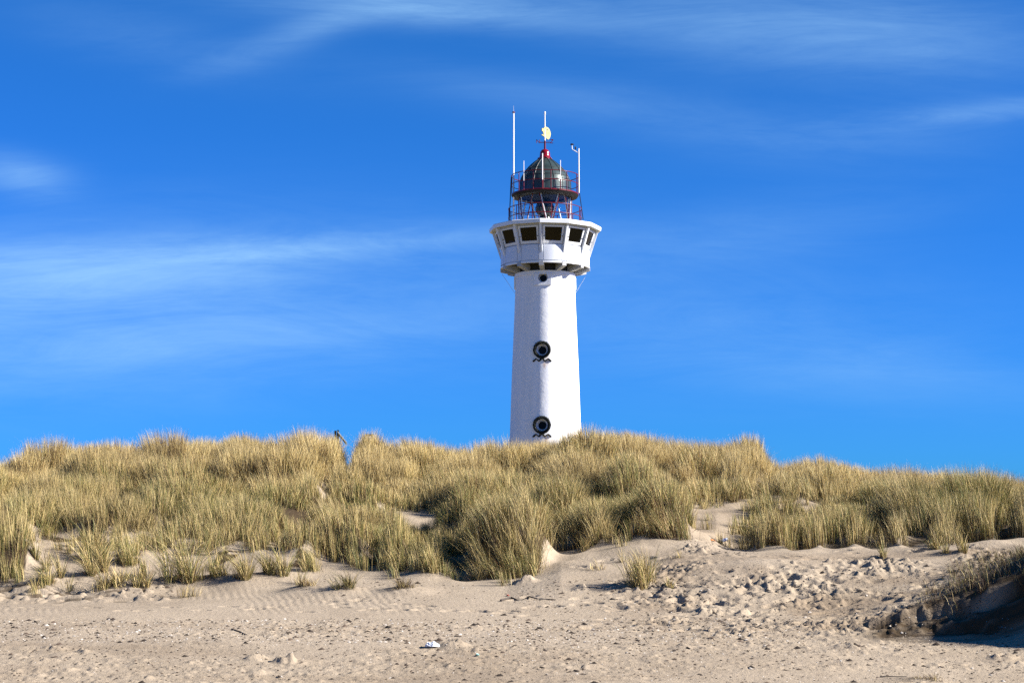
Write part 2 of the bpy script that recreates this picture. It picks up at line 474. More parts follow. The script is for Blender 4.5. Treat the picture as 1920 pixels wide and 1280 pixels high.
def base_z(X, Y):
    X = np.asarray(X, float); Y = np.asarray(Y, float)
    d = np.maximum(Y, 1.0)
    u = 960 + F * X / d * 0.995
    fade = sstep(6000, 2600, np.abs(u - 960))
    u = np.clip(u, -120, 2040)
    sk = SKY(u)
    crest = sk + 54
    zk = [np.zeros_like(u), zat(1284 + 0 * u, 30.0), zat(1206 + 0 * u, 33.0), zat(1143 + 0 * u, 36.5),
          zat(TOE(u), 39.0), zat(GFR(u), 42.0), zat(MID(u), 45.5), zat(NPL(u), 49.0),
          zat(0.45 * NPL(u) + 0.55 * crest, 53.5), zat(crest, 58.0), zat(crest + 26, 63.0),
          7.2 - 3.2 * sstep(1250, 1700, u) - 1.5 * sstep(500, 100, u), 10.4 - 5.0 * sstep(1250, 1700, u) - 2.5 * sstep(500, 100, u), 9.0 + 0 * u, 2.0 + 0 * u]
    n = len(DK)
    sl = []
    for i in range(n):
        if i == 0 or i == n - 1:
            sl.append(0 * u)
        else:
            h0, h1 = DK[i] - DK[i - 1], DK[i + 1] - DK[i]
            s0, s1 = (zk[i] - zk[i - 1]) / h0, (zk[i + 1] - zk[i]) / h1
            m = np.where(s0 * s1 > 0, 2 * s0 * s1 / np.where(np.abs(s0 + s1) < 1e-9, 1, s0 + s1), 0)
            sl.append(m)
    z = np.zeros_like(u)
    for i in range(n - 1):
        h = DK[i + 1] - DK[i]
        t = (Y - DK[i]) / h
        msk = (Y >= DK[i]) & (Y < DK[i + 1])
        t = np.clip(t, 0, 1)
        zz = (2 * t**3 - 3 * t**2 + 1) * zk[i] + (t**3 - 2 * t**2 + t) * h * sl[i] + (-2 * t**3 + 3 * t**2) * zk[i + 1] + (t**3 - t**2) * h * sl[i + 1]
        z = np.where(msk, zz, z)
    z = np.where(Y >= DK[-1], 2.0, z)
    z = np.where(Y < DK[0], -0.02 * np.clip(DK[0] - Y, 0, 60), z)
    # the sand hill that comes in from the right, with a wind-cut ledge at its foot
    mx, my, mh, sx, sy = MOUND
    z = z + mh * sstep(60, 25, X) * np.exp(-0.5 * (np.minimum(X - mx, 0) / sx) ** 2 - 0.5 * (np.maximum(Y - my, 0) / sy) ** 2) * sstep(33.0 + 0.25 * fbm(X * 0.8, Y * 0 + 7, 2, 78), 34.5, Y) * (1 + 0.14 * fbm(X * 1.1, Y * 1.1, 3, 77))
    z = z + 3.0 * (1 + 0.15 * fbm(X * 0.7, Y * 0.9, 3, 79)) * sstep(60, 25, X) * np.exp(-0.5 * (np.minimum(X - 11.7, 0) / 1.3) ** 2 - 0.5 * ((Y - 32.7) / 0.95) ** 2)  # second ridge out of view, shaped to throw shade over the ledge
    wob = 0.22 * fbm(X * 0.6, Y * 0 + 3.3, 2, 31) + 0.03 * fbm(X * 3, Y * 0 + 1.3, 2, 32)
    led = sstep(5.5, 6.8, X) * sstep(0.0, 0.14, Y - (34.05 - 0.05 * (X - 6) + wob)) * np.exp(-np.clip(Y - 34.2, 0, 9) / 1.3)
    led2 = sstep(6.4, 7.2, X) * sstep(0.0, 0.10, Y - (33.55 - 0.1 * (X - 7) + wob * 1.2)) * np.exp(-np.clip(Y - 33.6, 0, 9) / 0.8)
    z = z + 0.24 * led + 0.12 * led2
    for hx, hy, hh, rx, ry in HUMMOCKS:
        msk = (np.abs(X - hx) < 4 * rx) & (np.abs(Y - hy) < 4 * ry)
        if np.any(msk):
            z = z + np.where(msk, hh * np.exp(-((X - hx) / rx) ** 2 - ((Y - hy) / ry) ** 2), 0)
    z = z + hump(X, Y)
    dn = (Y > 39) & (Y < 62)
    if np.any(dn):
        z = z - np.where(dn, 0.16 * hollow(X, np.maximum(Y, 20)), 0)
    z = z + 0.16 * fbm(X * 0.6, Y * 0.6, 3, 5) * sstep(37, 42, Y) * sstep(64, 56, Y)
    return z


def find_depth(u, v, lo=27.0, hi=60.0):
    """depth at which the sight line through photograph point (u, v) meets the ground"""
    ds = np.arange(lo, hi, 0.04)
    b = (640.0 - v) / F
    X = ds * (u - 960) / F / (CT - ST * b)
    z = base_z(X, ds)
    ray = CAMZ + ds * (ST + CT * b) / (CT - ST * b)
    k = np.argmax(z >= ray)
    return float(ds[k]) if z[k] >= ray[k] else hi


def ground_point(u, v):
    d = find_depth(u, v)
    X = xat(u, v, d)
    return float(X), d, float(base_z(np.array([X]), np.array([d]))[0])


# ------------------------------------------------------------------ grass blades
STRAW = np.array((0.42, 0.305, 0.105)); PALE = np.array((0.64, 0.505, 0.240)); GREEN = np.array((0.088, 0.112, 0.027)); BROWN = np.array((0.10, 0.052, 0.018)); OLIVE = np.array((0.235, 0.20, 0.055))


def blade_mesh(name, root, hgt, lean, az, wid, col, light=False):
    """root (n,3); hgt, lean (sideways share of the height), az (direction of the lean), wid: (n,); col (n,3)"""
    n = len(hgt)
    T = np.array((0.0, 0.38, 0.72, 1.0)); W = np.array((0.8, 1.0, 0.7, 0.0))
    if light: T = np.array((0.0, 0.55, 1.0)); W = np.array((0.85, 1.0, 0.0))
    nv = 5 if light else 7; last = len(T) - 1
    dx, dy = np.cos(az), np.sin(az)
    fa = rng.uniform(0, 2 * PI, n)
    wx, wy = np.cos(fa), np.sin(fa)
    vs = np.zeros((n, nv, 3), np.float32)
    ci = 0
    for k, (t, w) in enumerate(zip(T, W)):
        s = lean * hgt * (0.35 * t + 0.65 * t ** 2.2)
        cx = root[:, 0] + dx * s; cy = root[:, 1] + dy * s
        cz = root[:, 2] + hgt * t * (1 - 0.32 * np.minimum(lean, 1.5) * t)
        if k < last:
            for sg in (-1, 1):
                vs[:, ci, 0] = cx + sg * 0.5 * wid * w * wx
                vs[:, ci, 1] = cy + sg * 0.5 * wid * w * wy
                vs[:, ci, 2] = cz
                ci += 1
        else:
            vs[:, ci, 0] = cx; vs[:, ci, 1] = cy; vs[:, ci, 2] = cz
    me = bpy.data.meshes.new(name)
    me.vertices.add(n * nv)
    me.vertices.foreach_set("co", vs.reshape(-1))
    pat = np.array((0, 1, 3, 2, 2, 3, 4) if light else (0, 1, 3, 2, 2, 3, 5, 4, 4, 5, 6))
    starts = np.array((0, 4) if light else (0, 4, 8))
    loops = (np.arange(n)[:, None] * nv + pat[None, :]).astype(np.int32).reshape(-1)
    me.loops.add(len(loops)); me.loops.foreach_set("vertex_index", loops)
    me.polygons.add(n * len(starts))
    st = (np.arange(n)[:, None] * len(pat) + starts[None, :]).astype(np.int32).reshape(-1)
    me.polygons.foreach_set("loop_start", st)
    me.update(calc_edges=True)
    a = me.attributes.new("tint", 'FLOAT_COLOR', 'POINT')
    cc = np.ones((n, nv, 4), np.float32)
    cc[:, :, :3] = col[:, None, :]
    a.data.foreach_set("color", cc.reshape(-1))
    me.polygons.foreach_set("use_smooth", np.ones(n * len(starts), bool))
    return me


def mixcol(g, n, brown=0.1):
    """straw to green per blade; g = share of green blades"""
    r = rng.random(n); r2 = rng.random(n)[:, None]
    c = STRAW[None, :] * (1 - r2) + PALE[None, :] * r2
    gr = GREEN[None, :] * (1 - r2) + OLIVE[None, :] * r2
    isg = r < g
    c = np.where(isg[:, None], gr, c)
    isb = rng.random(n) < brown
    c = np.where(isb[:, None], BROWN[None, :] * (0.7 + 0.8 * r2), c)
    return c * rng.uniform(0.75, 1.15, n)[:, None]


# ------------------------------------------------------------------ single tufts in front of the dune
# (column, row of the base, height px, width px, green share, lean, hummock m, label)
TUFTS = [
    (62, 1046, 38, 24, 0.6, 0.45, 0.06, "small green tuft just right of the big grass clump at the left edge"),
    (180, 1058, 66, 38, 0.5, 0.55, 0.10, "tall green tuft with a dark shaded left side above the arching tuft at the left"),
    (165, 1089, 62, 26, 0.35, 0.95, 0.14, "straw tuft arching far over to the left above a dark hollow, lower left"),
    (202, 1081, 46, 20, 0.45, 0.6, 0.08, "slim tuft on the lip of a small sand bank right of the arching straw tuft"),
    (241, 1064, 38, 40, 0.6, 0.5, 0.08, "wide green tuft alone on the smooth sand shelf in the left of the dune foot"),
    (87, 1073, 26, 14, 0.6, 0.5, 0.03, "tiny fan of thin green blades on the bright sand bank at the left"),
    (113, 1093, 44, 12, 0.5, 0.35, 0.04, "thin upright tuft left of the dark hollow under the arching straw tuft"),
    (88, 1109, 38, 44, 0.5, 0.7, 0.12, "low ragged tuft on the eroded bank in the lower left corner of the dune"),
    (72, 1117, 28, 18, 0.45, 0.4, 0.06, "lowest stubby tuft near the left edge, just above the row of footprints"),
    (214, 1113, 44, 46, 0.35, 0.7, 0.14, "drooping straw tuft with black roots at the bottom of the left bank"),
    (267, 1112, 36, 30, 0.35, 0.6, 0.09, "short tuft with exposed dark roots between two bigger clumps, lower left"),
    (338, 1103, 78, 56, 0.55, 0.8, 0.16, "largest green tuft on the left sand shelf, sweeping over to the left"),
    (415, 1096, 42, 40, 0.55, 0.6, 0.14, "dark shaded tuft at the left end of the row of three on the sand"),
    (460, 1098, 52, 38, 0.45, 0.7, 0.13, "middle tuft of the row of three on the sand, with ragged roots"),
    (515, 1089, 58, 44, 0.6, 0.75, 0.14, "fresh green tuft at the right end of the row of three on the sand"),
    (568, 1076, 40, 18, 0.4, 0.4, 0.04, "thin wispy tuft, left one of the pair on the pale slope"),
    (593, 1072, 38, 13, 0.4, 0.35, 0.03, "thin wispy tuft, right one of the pair on the pale slope"),
    (576, 1109, 16, 40, 0.05, 0.9, 0.10, "flattened dry tuft with dark roots on the rippled sand"),
    (645, 1111, 36, 42, 0.6, 0.8, 0.11, "rounded green tuft alone on the smooth sand left of the brown dead tuft"),
    (768, 1113, 20, 48, 0.03, 1.1, 0.13, "low brown dead tuft on the sand below the big dark clump"),
    (808, 1079, 42, 26, 0.5, 0.5, 0.10, "tuft beside the black hollow at the foot of the big central clump"),
    (1208, 1107, 60, 56, 0.35, 0.45, 0.12, "solitary upright bushy tuft in the middle of the open sand"),
    (1256, 1107, 20, 14, 0.4, 0.5, 0.02, "tiny tuft right beside the solitary bushy tuft"),
    (1118, 1068, 22, 30, 0.1, 0.6, 0.02, "sparse pale dry blades on the sand slope left of the solitary tuft"),
    (1167, 1055, 32, 11, 0.1, 0.4, 0.02, "few thin dry stalks standing above the solitary bushy tuft"),
    (1271, 1048, 18, 26, 0.15, 0.6, 0.03, "short dry blades on the sand slope below the foot of the path"),
    (1654, 1052, 32, 20, 0.5, 0.5, 0.08, "thin tuft on a little sand drift below the right-hand grass bank"),
    (1747, 1034, 30, 30, 0.4, 0.6, 0.07, "left one of two bright tufts just under the right-hand grass bank"),
    (1807, 1041, 34, 24, 0.45, 0.35, 0.09, "right one of two bright tufts just under the right-hand grass bank"),
    (1773, 1040, 18, 13, 0.45, 0.5, 0.03, "small tuft between the two bright tufts under the right-hand grass bank"),
    (1735, 1279, 13, 52, 0.0, 0.9, 0.05, "dark dead tuft lying on the beach at the bottom edge of the picture"),
]
tuft_pos = []
for t in TUFTS:
    X, d, z = ground_point(t[0], t[1])
    tuft_pos.append((X, d))
for (X, d), t in zip(tuft_pos, TUFTS):
    w = t[3] * d / F
    HUMMOCKS.append((X - 0.15 * w, d + 0.1, t[6], 0.75 * w + 0.12, 0.6 * w + 0.16))


def z1(X, Y):
    return float(base_z(np.array([X]), np.array([Y]))[0])


for (X, d), t in zip(tuft_pos, TUFTS):
    u, v, hp, wp, g, lean, hum, lab = t
    h = hp * d / F * 1.12; w = wp * d / F * 1.15
    n = int(np.clip(210 * w / 0.35 * (0.5 + h / 0.6), 30, 640))
    if "sparse" in lab or "few" in lab or "short dry" in lab or "wispy" in lab: n = max(16, n // 4)
    nsub = int(np.clip(round(w / 0.12), 1, 5)); sub = rng.integers(0, nsub, n)
    sxo = rng.uniform(-0.34, 0.34, nsub) * w; syo = rng.uniform(-0.22, 0.22, nsub) * w; shh = rng.uniform(0.5, 1.1, nsub); shh[0] = 1.1
    a = rng.uniform(0, 2 * PI, n); r = np.sqrt(rng.random(n)) * (0.36 if nsub == 1 else 0.2) * w
    px = X + sxo[sub] * (nsub > 1) + r * np.cos(a); py = d + syo[sub] * (nsub > 1) + r * np.sin(a)
    pz = base_z(px, py) - 0.03
    root = np.stack((px - X, py - d, pz - z1(X, d)), 1)
    az = np.where(rng.random(n) < 0.45, PI + rng.normal(0, 0.5, n), a)
    mat_h = h * shh[sub] * rng.uniform(0.4, 1.08, n) / (1 - 0.3 * min(lean, 1))
    le = lean * rng.uniform(0.15, 1.2, n) + 0.18 * (r / (0.3 * w + 1e-6)) * rng.random(n)
    col = mixcol(g, n, 0.55 if g < 0.06 else 0.12)
    lw = rng.random(n) < 0.25
    mat_h = np.where(lw, mat_h * rng.uniform(0.2, 0.5, n), mat_h); le = np.where(lw, le + rng.uniform(0.2, 1.0, n), le)
    col = np.where(lw[:, None], BROWN * (0.25 + 0.8 * rng.random(n)[:, None]), col)
    if g < 0.01 or "brown dead" in lab: col = col * 0.55
    me = blade_mesh("grass_tuft", root.astype(np.float32), mat_h, le, az, rng.uniform(0.005, 0.009, n), col)
    o = link("grass_tuft", me, M["grass"])
    o.location = (X, d, z1(X, d))
    tag(o, lab, "grass tuft", "single marram tufts on the sand")

# ------------------------------------------------------------------ ground sheet
def grown(start, stop, step, growth):
    out = []; x = start; s = step
    while x < stop:
        s *= growth; x += s; out.append(x)
    return out


xs = list(np.arange(-11.4, 11.4001, 0.03))
xs += list(np.arange(11.46, 17.0, 0.09)) + list(-np.arange(11.46, 17.0, 0.09)) 
gx = grown(17.0, 2600, 0.12, 1.22)
xs = np.array(sorted(xs + gx + [-g for g in gx]))
ys = list(np.arange(28.2, 43.6, 0.03)) + list(np.arange(43.6, 62.0, 0.11))
ys += grown(62.0, 2600, 0.15, 1.16) + [28.2 - g for g in grown(0.0, 300, 0.04, 1.16)]
ys = np.array(sorted(ys))
GX, GY = np.meshgrid(xs, ys)
Z = base_z(GX, GY)
U = 960 + F * GX / np.maximum(GY, 1) * 0.995
near = sstep(24, 28, GY) * sstep(45, 42, GY)

# relief of the beach: streaks, wind ripples, trodden sand, footprints
def ridged(x, y, seed):
    return 1 - np.abs(fbm(x, y, 3, seed))


lower = sstep(36.3, 34.2, GY)
streak = fbm(GX * 0.9, GY * 2.4, 5, 41, 0.6)
patch = sstep(-0.15, 0.25, fbm(GX * 0.35, GY * 0.6, 3, 43))
lump = np.clip(fbm(GX * 3.2, GY * 3.4, 3, 45, 0.6) - 0.10, 0, 1)
def plates(fx, fy, seed, lo, hi):
    wx_ = GX + 0.05 * fbm(GX * 6, GY * 6, 2, seed + 5); 
    return sstep(lo, hi, vnoise(wx_ * fx, GY * fy, seed))
rows = sstep(-0.2, 0.3, fbm(GX * 0.22, GY * 1.3, 3, 44))
Z += near * lower * 0.62 * (0.05 * streak + 0.02 * lump * (0.3 + 0.7 * patch) + rows * (0.018 * plates(3.2, 7.0, 46, 0.62, 0.80) + 0.030 * plates(7.0, 13.0, 47, 0.74, 0.85) + 0.030 * plates(12.0, 16.0, 48, 0.78, 0.87)))
# trodden zone on the right, widening towards the viewer
tro = sstep(1080, 1300, U) * sstep(41.2, 38.6, GY) * sstep(33.0, 34.2, GY) * sstep(2300, 1850, U)
tro = np.maximum(tro, sstep(1255, 1300, U) * sstep(1440, 1380, U) * sstep(42.5, 41.5, GY) * sstep(38, 39, GY))
tro *= 0.35 + 0.65 * sstep(-0.35, 0.1, fbm(GX * 0.5 + 4, GY * 0.7, 3, 53))
hillm = np.exp(-0.5 * ((GX - 9.6) / 1.7) ** 2 - 0.5 * ((GY - 35.0) / 1.6) ** 2)
tro *= 1 - 0.85 * np.clip(1.6 * hillm, 0, 1)
foot = np.clip(fbm(GX * 2.6, GY * 2.6, 3, 51, 0.6), -0.25, 0.4)
clus = np.clip(0.45 + 2.2 * fbm(GX * 1.1, GY * 1.3, 2, 55), 0, 1)
Z += near * tro * (0.03 * foot + clus * (0.024 * plates(5.0, 6.5, 54, 0.60, 0.74) + 0.050 * plates(9.5, 9.0, 56, 0.62, 0.74) + 0.04 * plates(15, 14, 57, 0.68, 0.78)))
# ripples on the smooth wind-blown strip at the left
rip = sstep(35.6, 36.6, GY) * sstep(40.0, 38.5, GY) * sstep(1050, 800, U)
ph = GX * 40 + 5.0 * fbm(GX * 0.9, GY * 0.9, 3, 61) + 9 * GY
Z += rip * 0.0045 * np.sin(ph) * sstep(-0.3, 0.3, fbm(GX * 0.7, GY * 0.8, 2, 62))
# footprints
prints = []
for u in np.arange(10, 1010, 52):
    prints.append((u + rng.uniform(-14, 14), 1137 + 0.012 * u + rng.uniform(-6, 6)))
for _ in range(26):
    prints.append((rng.uniform(1300, 1900), rng.uniform(1022, 1052)))
for _ in range(16):
    prints.append((rng.uniform(620, 1100), rng.uniform(1112, 1150)))
for _ in range(30):
    prints.append((rng.uniform(1060, 1320), rng.uniform(1040, 1150)))
for _ in range(330):
    uu_ = rng.uniform(1080, 1860); vv_ = 1060 + 125 * rng.random() ** 0.8
    if uu_ < 1080 + 2.2 * (1180 - vv_) * 0.9: continue
    prints.append((uu_, vv_))
for u, v in prints:
    X, d, _z = ground_point(u, v)
    i0, i1 = np.searchsorted(ys, (d - 0.5, d + 0.5)); j0, j1 = np.searchsorted(xs, (X - 0.5, X + 0.5))
    gx_, gy_ = GX[i0:i1, j0:j1], GY[i0:i1, j0:j1]
    an = rng.uniform(-0.4, 0.4)
    a = (gx_ - X) * math.cos(an) + (gy_ - d) * math.sin(an); b = -(gx_ - X) * math.sin(an) + (gy_ - d) * math.cos(an)
    q = (a / 0.15) ** 2 + (b / 0.075) ** 2 + 0.5 * fbm(gx_ * 14, gy_ * 14, 2, 71)
    Z[i0:i1, j0:j1] += -0.06 * np.exp(-q ** 2) + 0.014 * np.exp(-((q - 2.0) / 0.8) ** 2) * (0.6 + 0.6 * fbm(gx_ * 9, gy_ * 9, 2, 72))
# bigger heaps of kicked-up sand on the beach
for u, v, h, r in ((535, 1240, 0.16, 0.16), (478, 1236, 0.09, 0.18), (560, 1242, 0.08, 0.14), (850, 1212, 0.13, 0.24), (880, 1222, 0.05, 0.2), (160, 1222, 0.08, 0.14), (95, 1218, 0.05, 0.2), (480, 1262, 0.08, 0.12), (120, 1262, 0.05, 0.22), (1300, 1215, 0.05, 0.3), (1600, 1212, 0.07, 0.3), (1880, 1235, 0.10, 0.2), (1090, 1105, 0.12, 0.16), (985, 1092, 0.13, 0.22)):
    X, d, _z = ground_point(u, v)
    i0, i1 = np.searchsorted(ys, (d - 1, d + 1)); j0, j1 = np.searchsorted(xs, (X - 1, X + 1))
    gx_, gy_ = GX[i0:i1, j0:j1], GY[i0:i1, j0:j1]
    q = ((gx_ - X) / r) ** 2 + ((gy_ - d) / (0.8 * r)) ** 2
    Z[i0:i1, j0:j1] += 0.62 * h * np.exp(-q ** 1.6 * 1.1) * (1 + 1.3 * fbm(gx_ * 9, gy_ * 9, 3, 81))
# the eroded bank at the left foot and the layered shelf at the right
bank_ = sstep(345, 300, U) * sstep(37.6, 38.3, GY) * sstep(40.4, 39.6, GY)
Z += bank_ * (0.06 * plates(2.2, 3.6, 92, 0.45, 0.6) + 0.05 * plates(6, 7, 93, 0.6, 0.72))
Z += sstep(1600, 1700, U) * near * sstep(33.0, 33.6, GY) * sstep(36, 34.6, GY) * 0.06 * fbm(GX * 0.7, GY * 9, 3, 94)
# crumbly face of the right-hand hill
hill = np.exp(-0.5 * ((GX - 9.6) / 1.5) ** 2 - 0.5 * ((GY - 35.2) / 1.3) ** 2)
Z += 0.07 * hill * fbm(GX * 1.2, GY * 5.0, 4, 91, 0.6) * near

ny, nx = Z.shape
me = bpy.data.meshes.new("sand_ground")
me.vertices.add(nx * ny)
me.vertices.foreach_set("co", np.stack((GX, GY, Z), -1).astype(np.float32).reshape(-1))
idx = np.arange(nx * ny).reshape(ny, nx)
q = np.stack((idx[:-1, :-1], idx[:-1, 1:], idx[1:, 1:], idx[1:, :-1]), -1).reshape(-1, 4).astype(np.int32)
me.loops.add(q.size); me.loops.foreach_set("vertex_index", q.reshape(-1))
me.polygons.add(len(q)); me.polygons.foreach_set("loop_start", np.arange(0, q.size, 4, dtype=np.int32))
me.update(calc_edges=True)
me.polygons.foreach_set("use_smooth", np.ones(len(q), bool))
ground_dark = np.zeros_like(Z); mk = (GY > 38) & (GY < 66)
ground_dark[mk] = sstep(0.55, 0.95, cover(GX[mk], GY[mk] - 0.35)) * sstep(0.4, 0.9, cover(GX[mk], GY[mk]))
ground_dark[mk] = np.maximum(ground_dark[mk], hollow(GX[mk], GY[mk]) * sstep(0.2, 0.8, cover(GX[mk], GY[mk] + 0.5)))  # pit floors coloured dark in place of their shade
turf = sstep(61.5, 64, GY) * sstep(260, 220, GY)
turf = np.maximum(turf, sstep(9.3, 10.6, GX) * sstep(31.0, 32.2, GY) * sstep(39, 38, GY) * 0.8)
tu = me.attributes.new("turf", 'FLOAT', 'POINT'); tu.data.foreach_set("value", turf.astype(np.float32).reshape(-1))
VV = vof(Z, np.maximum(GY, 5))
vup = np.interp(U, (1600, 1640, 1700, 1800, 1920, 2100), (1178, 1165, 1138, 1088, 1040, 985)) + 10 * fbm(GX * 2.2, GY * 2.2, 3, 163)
shade_wedge = sstep(1590, 1650, U + 20 * fbm(GX * 1.5, GY * 3, 2, 164)) * sstep(-14, 12, VV - vup) * sstep(33.0, 33.5, GY) * sstep(39, 38, GY)  # shadow beside the hill, painted into the ground as dark brown
ground_dark = np.maximum(ground_dark, np.clip(shade_wedge * (0.84 + 0.8 * fbm(GX * 1.0, GY * 6, 3, 161)), 0, 1))
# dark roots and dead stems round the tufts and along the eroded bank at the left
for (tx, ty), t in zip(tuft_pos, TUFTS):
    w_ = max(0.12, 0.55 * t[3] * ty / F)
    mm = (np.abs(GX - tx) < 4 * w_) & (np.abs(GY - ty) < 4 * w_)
    ground_dark[mm] = np.maximum(ground_dark[mm], 0.75 * np.exp(-((GX[mm] - tx + 0.5 * w_) / (1.1 * w_)) ** 2 - ((GY[mm] - ty) / (0.8 * w_)) ** 2) * sstep(-0.3, 0.3, fbm(GX[mm] * 7, GY[mm] * 9, 3, 165)))
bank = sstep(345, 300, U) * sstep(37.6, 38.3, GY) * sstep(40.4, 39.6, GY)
ground_dark = np.maximum(ground_dark, bank * sstep(0.05, 0.4, fbm(GX * 2.2, GY * 4.0, 3, 166)) * 0.85)
da = me.attributes.new("damp", 'FLOAT', 'POINT')
damp = np.clip(near * np.maximum(sstep(1080, 1300, U) * sstep(41.5, 39, GY) * sstep(33.4, 34.6, GY) * sstep(-0.35, 0.3, fbm(GX * 0.5, GY * 0.9, 3, 167)), 0.45 * sstep(0.1, 0.4, fbm(GX * 0.35, GY * 1.6, 3, 168)) * lower), 0, 1)
damp = np.maximum(damp, 0.9 * sstep(1265, 1310, U) * sstep(1620, 1540, U) * sstep(42.5, 44, GY) * sstep(53, 51, GY) * (0.6 + 0.4 * fbm(GX * 1.5, GY * 1.5, 3, 169)))
da.data.foreach_set("value", damp.astype(np.float32).reshape(-1))
la = me.attributes.new("litter_shade", 'FLOAT', 'POINT'); la.data.foreach_set("value", ground_dark.astype(np.float32).reshape(-1))
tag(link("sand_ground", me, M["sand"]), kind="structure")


def surf_z(X, Y):
    """height of the finished sand sheet (bilinear)"""
    X = np.atleast_1d(X); Y = np.atleast_1d(Y)
    j = np.clip(np.searchsorted(xs, X) - 1, 0, nx - 2); i = np.clip(np.searchsorted(ys, Y) - 1, 0, ny - 2)
    fx = np.clip((X - xs[j]) / (xs[j + 1] - xs[j]), 0, 1); fy = np.clip((Y - ys[i]) / (ys[i + 1] - ys[i]), 0, 1)
    return (Z[i, j] * (1 - fx) + Z[i, j + 1] * fx) * (1 - fy) + (Z[i + 1, j] * (1 - fx) + Z[i + 1, j + 1] * fx) * fy


# ------------------------------------------------------------------ dune grass: one mass
sp = 0.205
cx, cy = np.meshgrid(np.arange(-23, 23, sp), np.arange(38.6, 63.4, sp))
cx = (cx + rng.uniform(-0.5, 0.5, cx.shape) * sp).ravel(); cy = (cy + rng.uniform(-0.5, 0.5, cy.shape) * sp).ravel()
k = np.abs(cx) < 1200 / F * cy
cx, cy = cx[k], cy[k]
cv = cover(cx, cy)
near_i = np.empty(len(cx), int); near_d = np.empty(len(cx))
for q0 in range(0, len(cx), 2000):
    dd = np.hypot(cx[q0:q0 + 2000, None] - kx[None], cy[q0:q0 + 2000, None] - ky[None]) / krad[None]
    near_i[q0:q0 + 2000] = dd.argmin(1); near_d[q0:q0 + 2000] = dd.min(1)
dome = sstep(1.25, 0.75, near_d)
k = rng.random(len(cx)) < cv * (0.14 + 0.86 * dome)
cx, cy, cv, dome, near_i, near_d = cx[k], cy[k], cv[k], dome[k], near_i[k], near_d[k]
nc = len(cx)
cu = 960 + F * cx / cy * 0.995
hn = fbm(cx * 0.7, cy * 0.7, 3, 121)
ch = 0.62 + 0.17 * hn
ch = np.where((cu > 888) & (cu < 1022) & (cy < 43.5), ch + 0.06, ch)
ch = np.where((cu > 828) & (cu < 886) & (cy < 42.6), ch - 0.28, ch)
ch = np.where((cu > 640) & (cu < 860) & (cy > 43) & (cy < 49), ch - 0.24, ch)
ch = np.where((cu > 1400) & (cy < 46), ch + 0.12, ch)
ch = np.where((cu < 600) & (cy < 45), ch - 0.05, ch)
ch = np.where((cy > 43.5) & (cy < 48.8) & (np.abs(cu - 1505) < 125), ch - 0.20, ch)
ch = np.where(cy > 54, 0.72 + 0.14 * hn, ch); ch = np.where((cy > 54) & (cu > 560) & (cu < 640), ch + 0.12, ch)
ch = ch * (0.42 + 0.61 * dome) * (0.55 + 0.45 * khg[near_i])
ch = np.where(np.abs(cu - 656) < 9, ch * 0.5, ch) * (0.6 + 0.4 * cv)
cl = np.clip(0.12 + 0.14 * fbm(cx * 0.6, cy * 0.6, 2, 131), 0.03, 0.6)
cl = np.where((cu > 880) & (cu < 1250) & (cy < 46.5), cl + 0.22, cl)
cg = np.clip(0.44 - 0.40 * sstep(48, 53, cy) + 0.20 * fbm(cx * 0.5, cy * 0.5, 3, 141) + 0.14 * ktn[near_i], 0.02, 0.85)
cb = np.clip(0.10 + 0.20 * fbm(cx * 0.45 + 9, cy * 0.45, 3, 151) + 0.10 * sstep(50, 54, cy) * sstep(700, 300, cu) + 0.06 * ktn[near_i], 0.03, 0.5)
nb = (rng.integers(64, 104, nc) * (0.6 + 0.5 * dome)).astype(int)
rim = np.clip(near_d, 0, 1.3)
kdx, kdy = (cx - kx[near_i]) / krad[near_i], (cy - ky[near_i]) / krad[near_i]
# the hill at the right edge: shorter, thinner clumps
hx, hy = np.meshgrid(np.arange(6.8, 19, 0.2), np.arange(31.6, 38.8, 0.2))
hx = (hx + rng.uniform(-0.16, 0.16, hx.shape)).ravel(); hy = (hy + rng.uniform(-0.16, 0.16, hy.shape)).ravel()
kk = (rng.random(len(hx)) < 0.62) & ((hy > 33.9) | (hx > 9.6)) & (hx > 7.0 + 0.42 * np.abs(hy - 35.3) + rng.uniform(-0.3, 0.5, hx.shape)) 
hx, hy = hx[kk], hy[kk]
cx = np.concatenate((cx, hx)); cy = np.concatenate((cy, hy)); m_ = len(hx); kdx = np.concatenate((kdx, np.zeros(m_))); kdy = np.concatenate((kdy, np.zeros(m_)))
ch = np.concatenate((ch, rng.uniform(0.18, 0.46, m_))); cl = np.concatenate((cl, rng.uniform(0.3, 0.8, m_)))
cg = np.concatenate((cg, np.full(m_, 0.55))); cb = np.concatenate((cb, np.full(m_, 0.55))); nb = np.concatenate((nb, rng.integers(14, 34, m_)))
ci = np.repeat(np.arange(len(cx)), nb)
n = len(ci)
a = rng.uniform(0, 2 * PI, n); r = np.abs(rng.normal(0, 0.085, n))
bx = cx[ci] + r * np.cos(a); by = cy[ci] + r * np.sin(a)
root = np.stack((bx, by, base_z(bx, by) - 0.04), 1).astype(np.float32)
bh = ch[ci] * rng.uniform(0.6, 1.06, n) * 1.08
outw = np.arctan2(kdy[ci] + 1.2 * (by - cy[ci]), kdx[ci] + 1.2 * (bx - cx[ci])) + rng.normal(0, 0.35, n)
az = np.where(rng.random(n) < 0.38, PI + rng.normal(0.1, 0.5, n), outw)
le = cl[ci] * rng.uniform(0.3, 1.4, n) + 0.10 * np.clip(r / 0.16, 0, 1.5) * rng.random(n) + 0.30 * np.hypot(kdx, kdy)[ci] ** 1.5 * rng.uniform(0.3, 1.1, n)
low = rng.random(n) < np.where(by < 44.2, 0.46, 0.34)                       # short dead thatch, darkened to deepen the shade at the clump feet
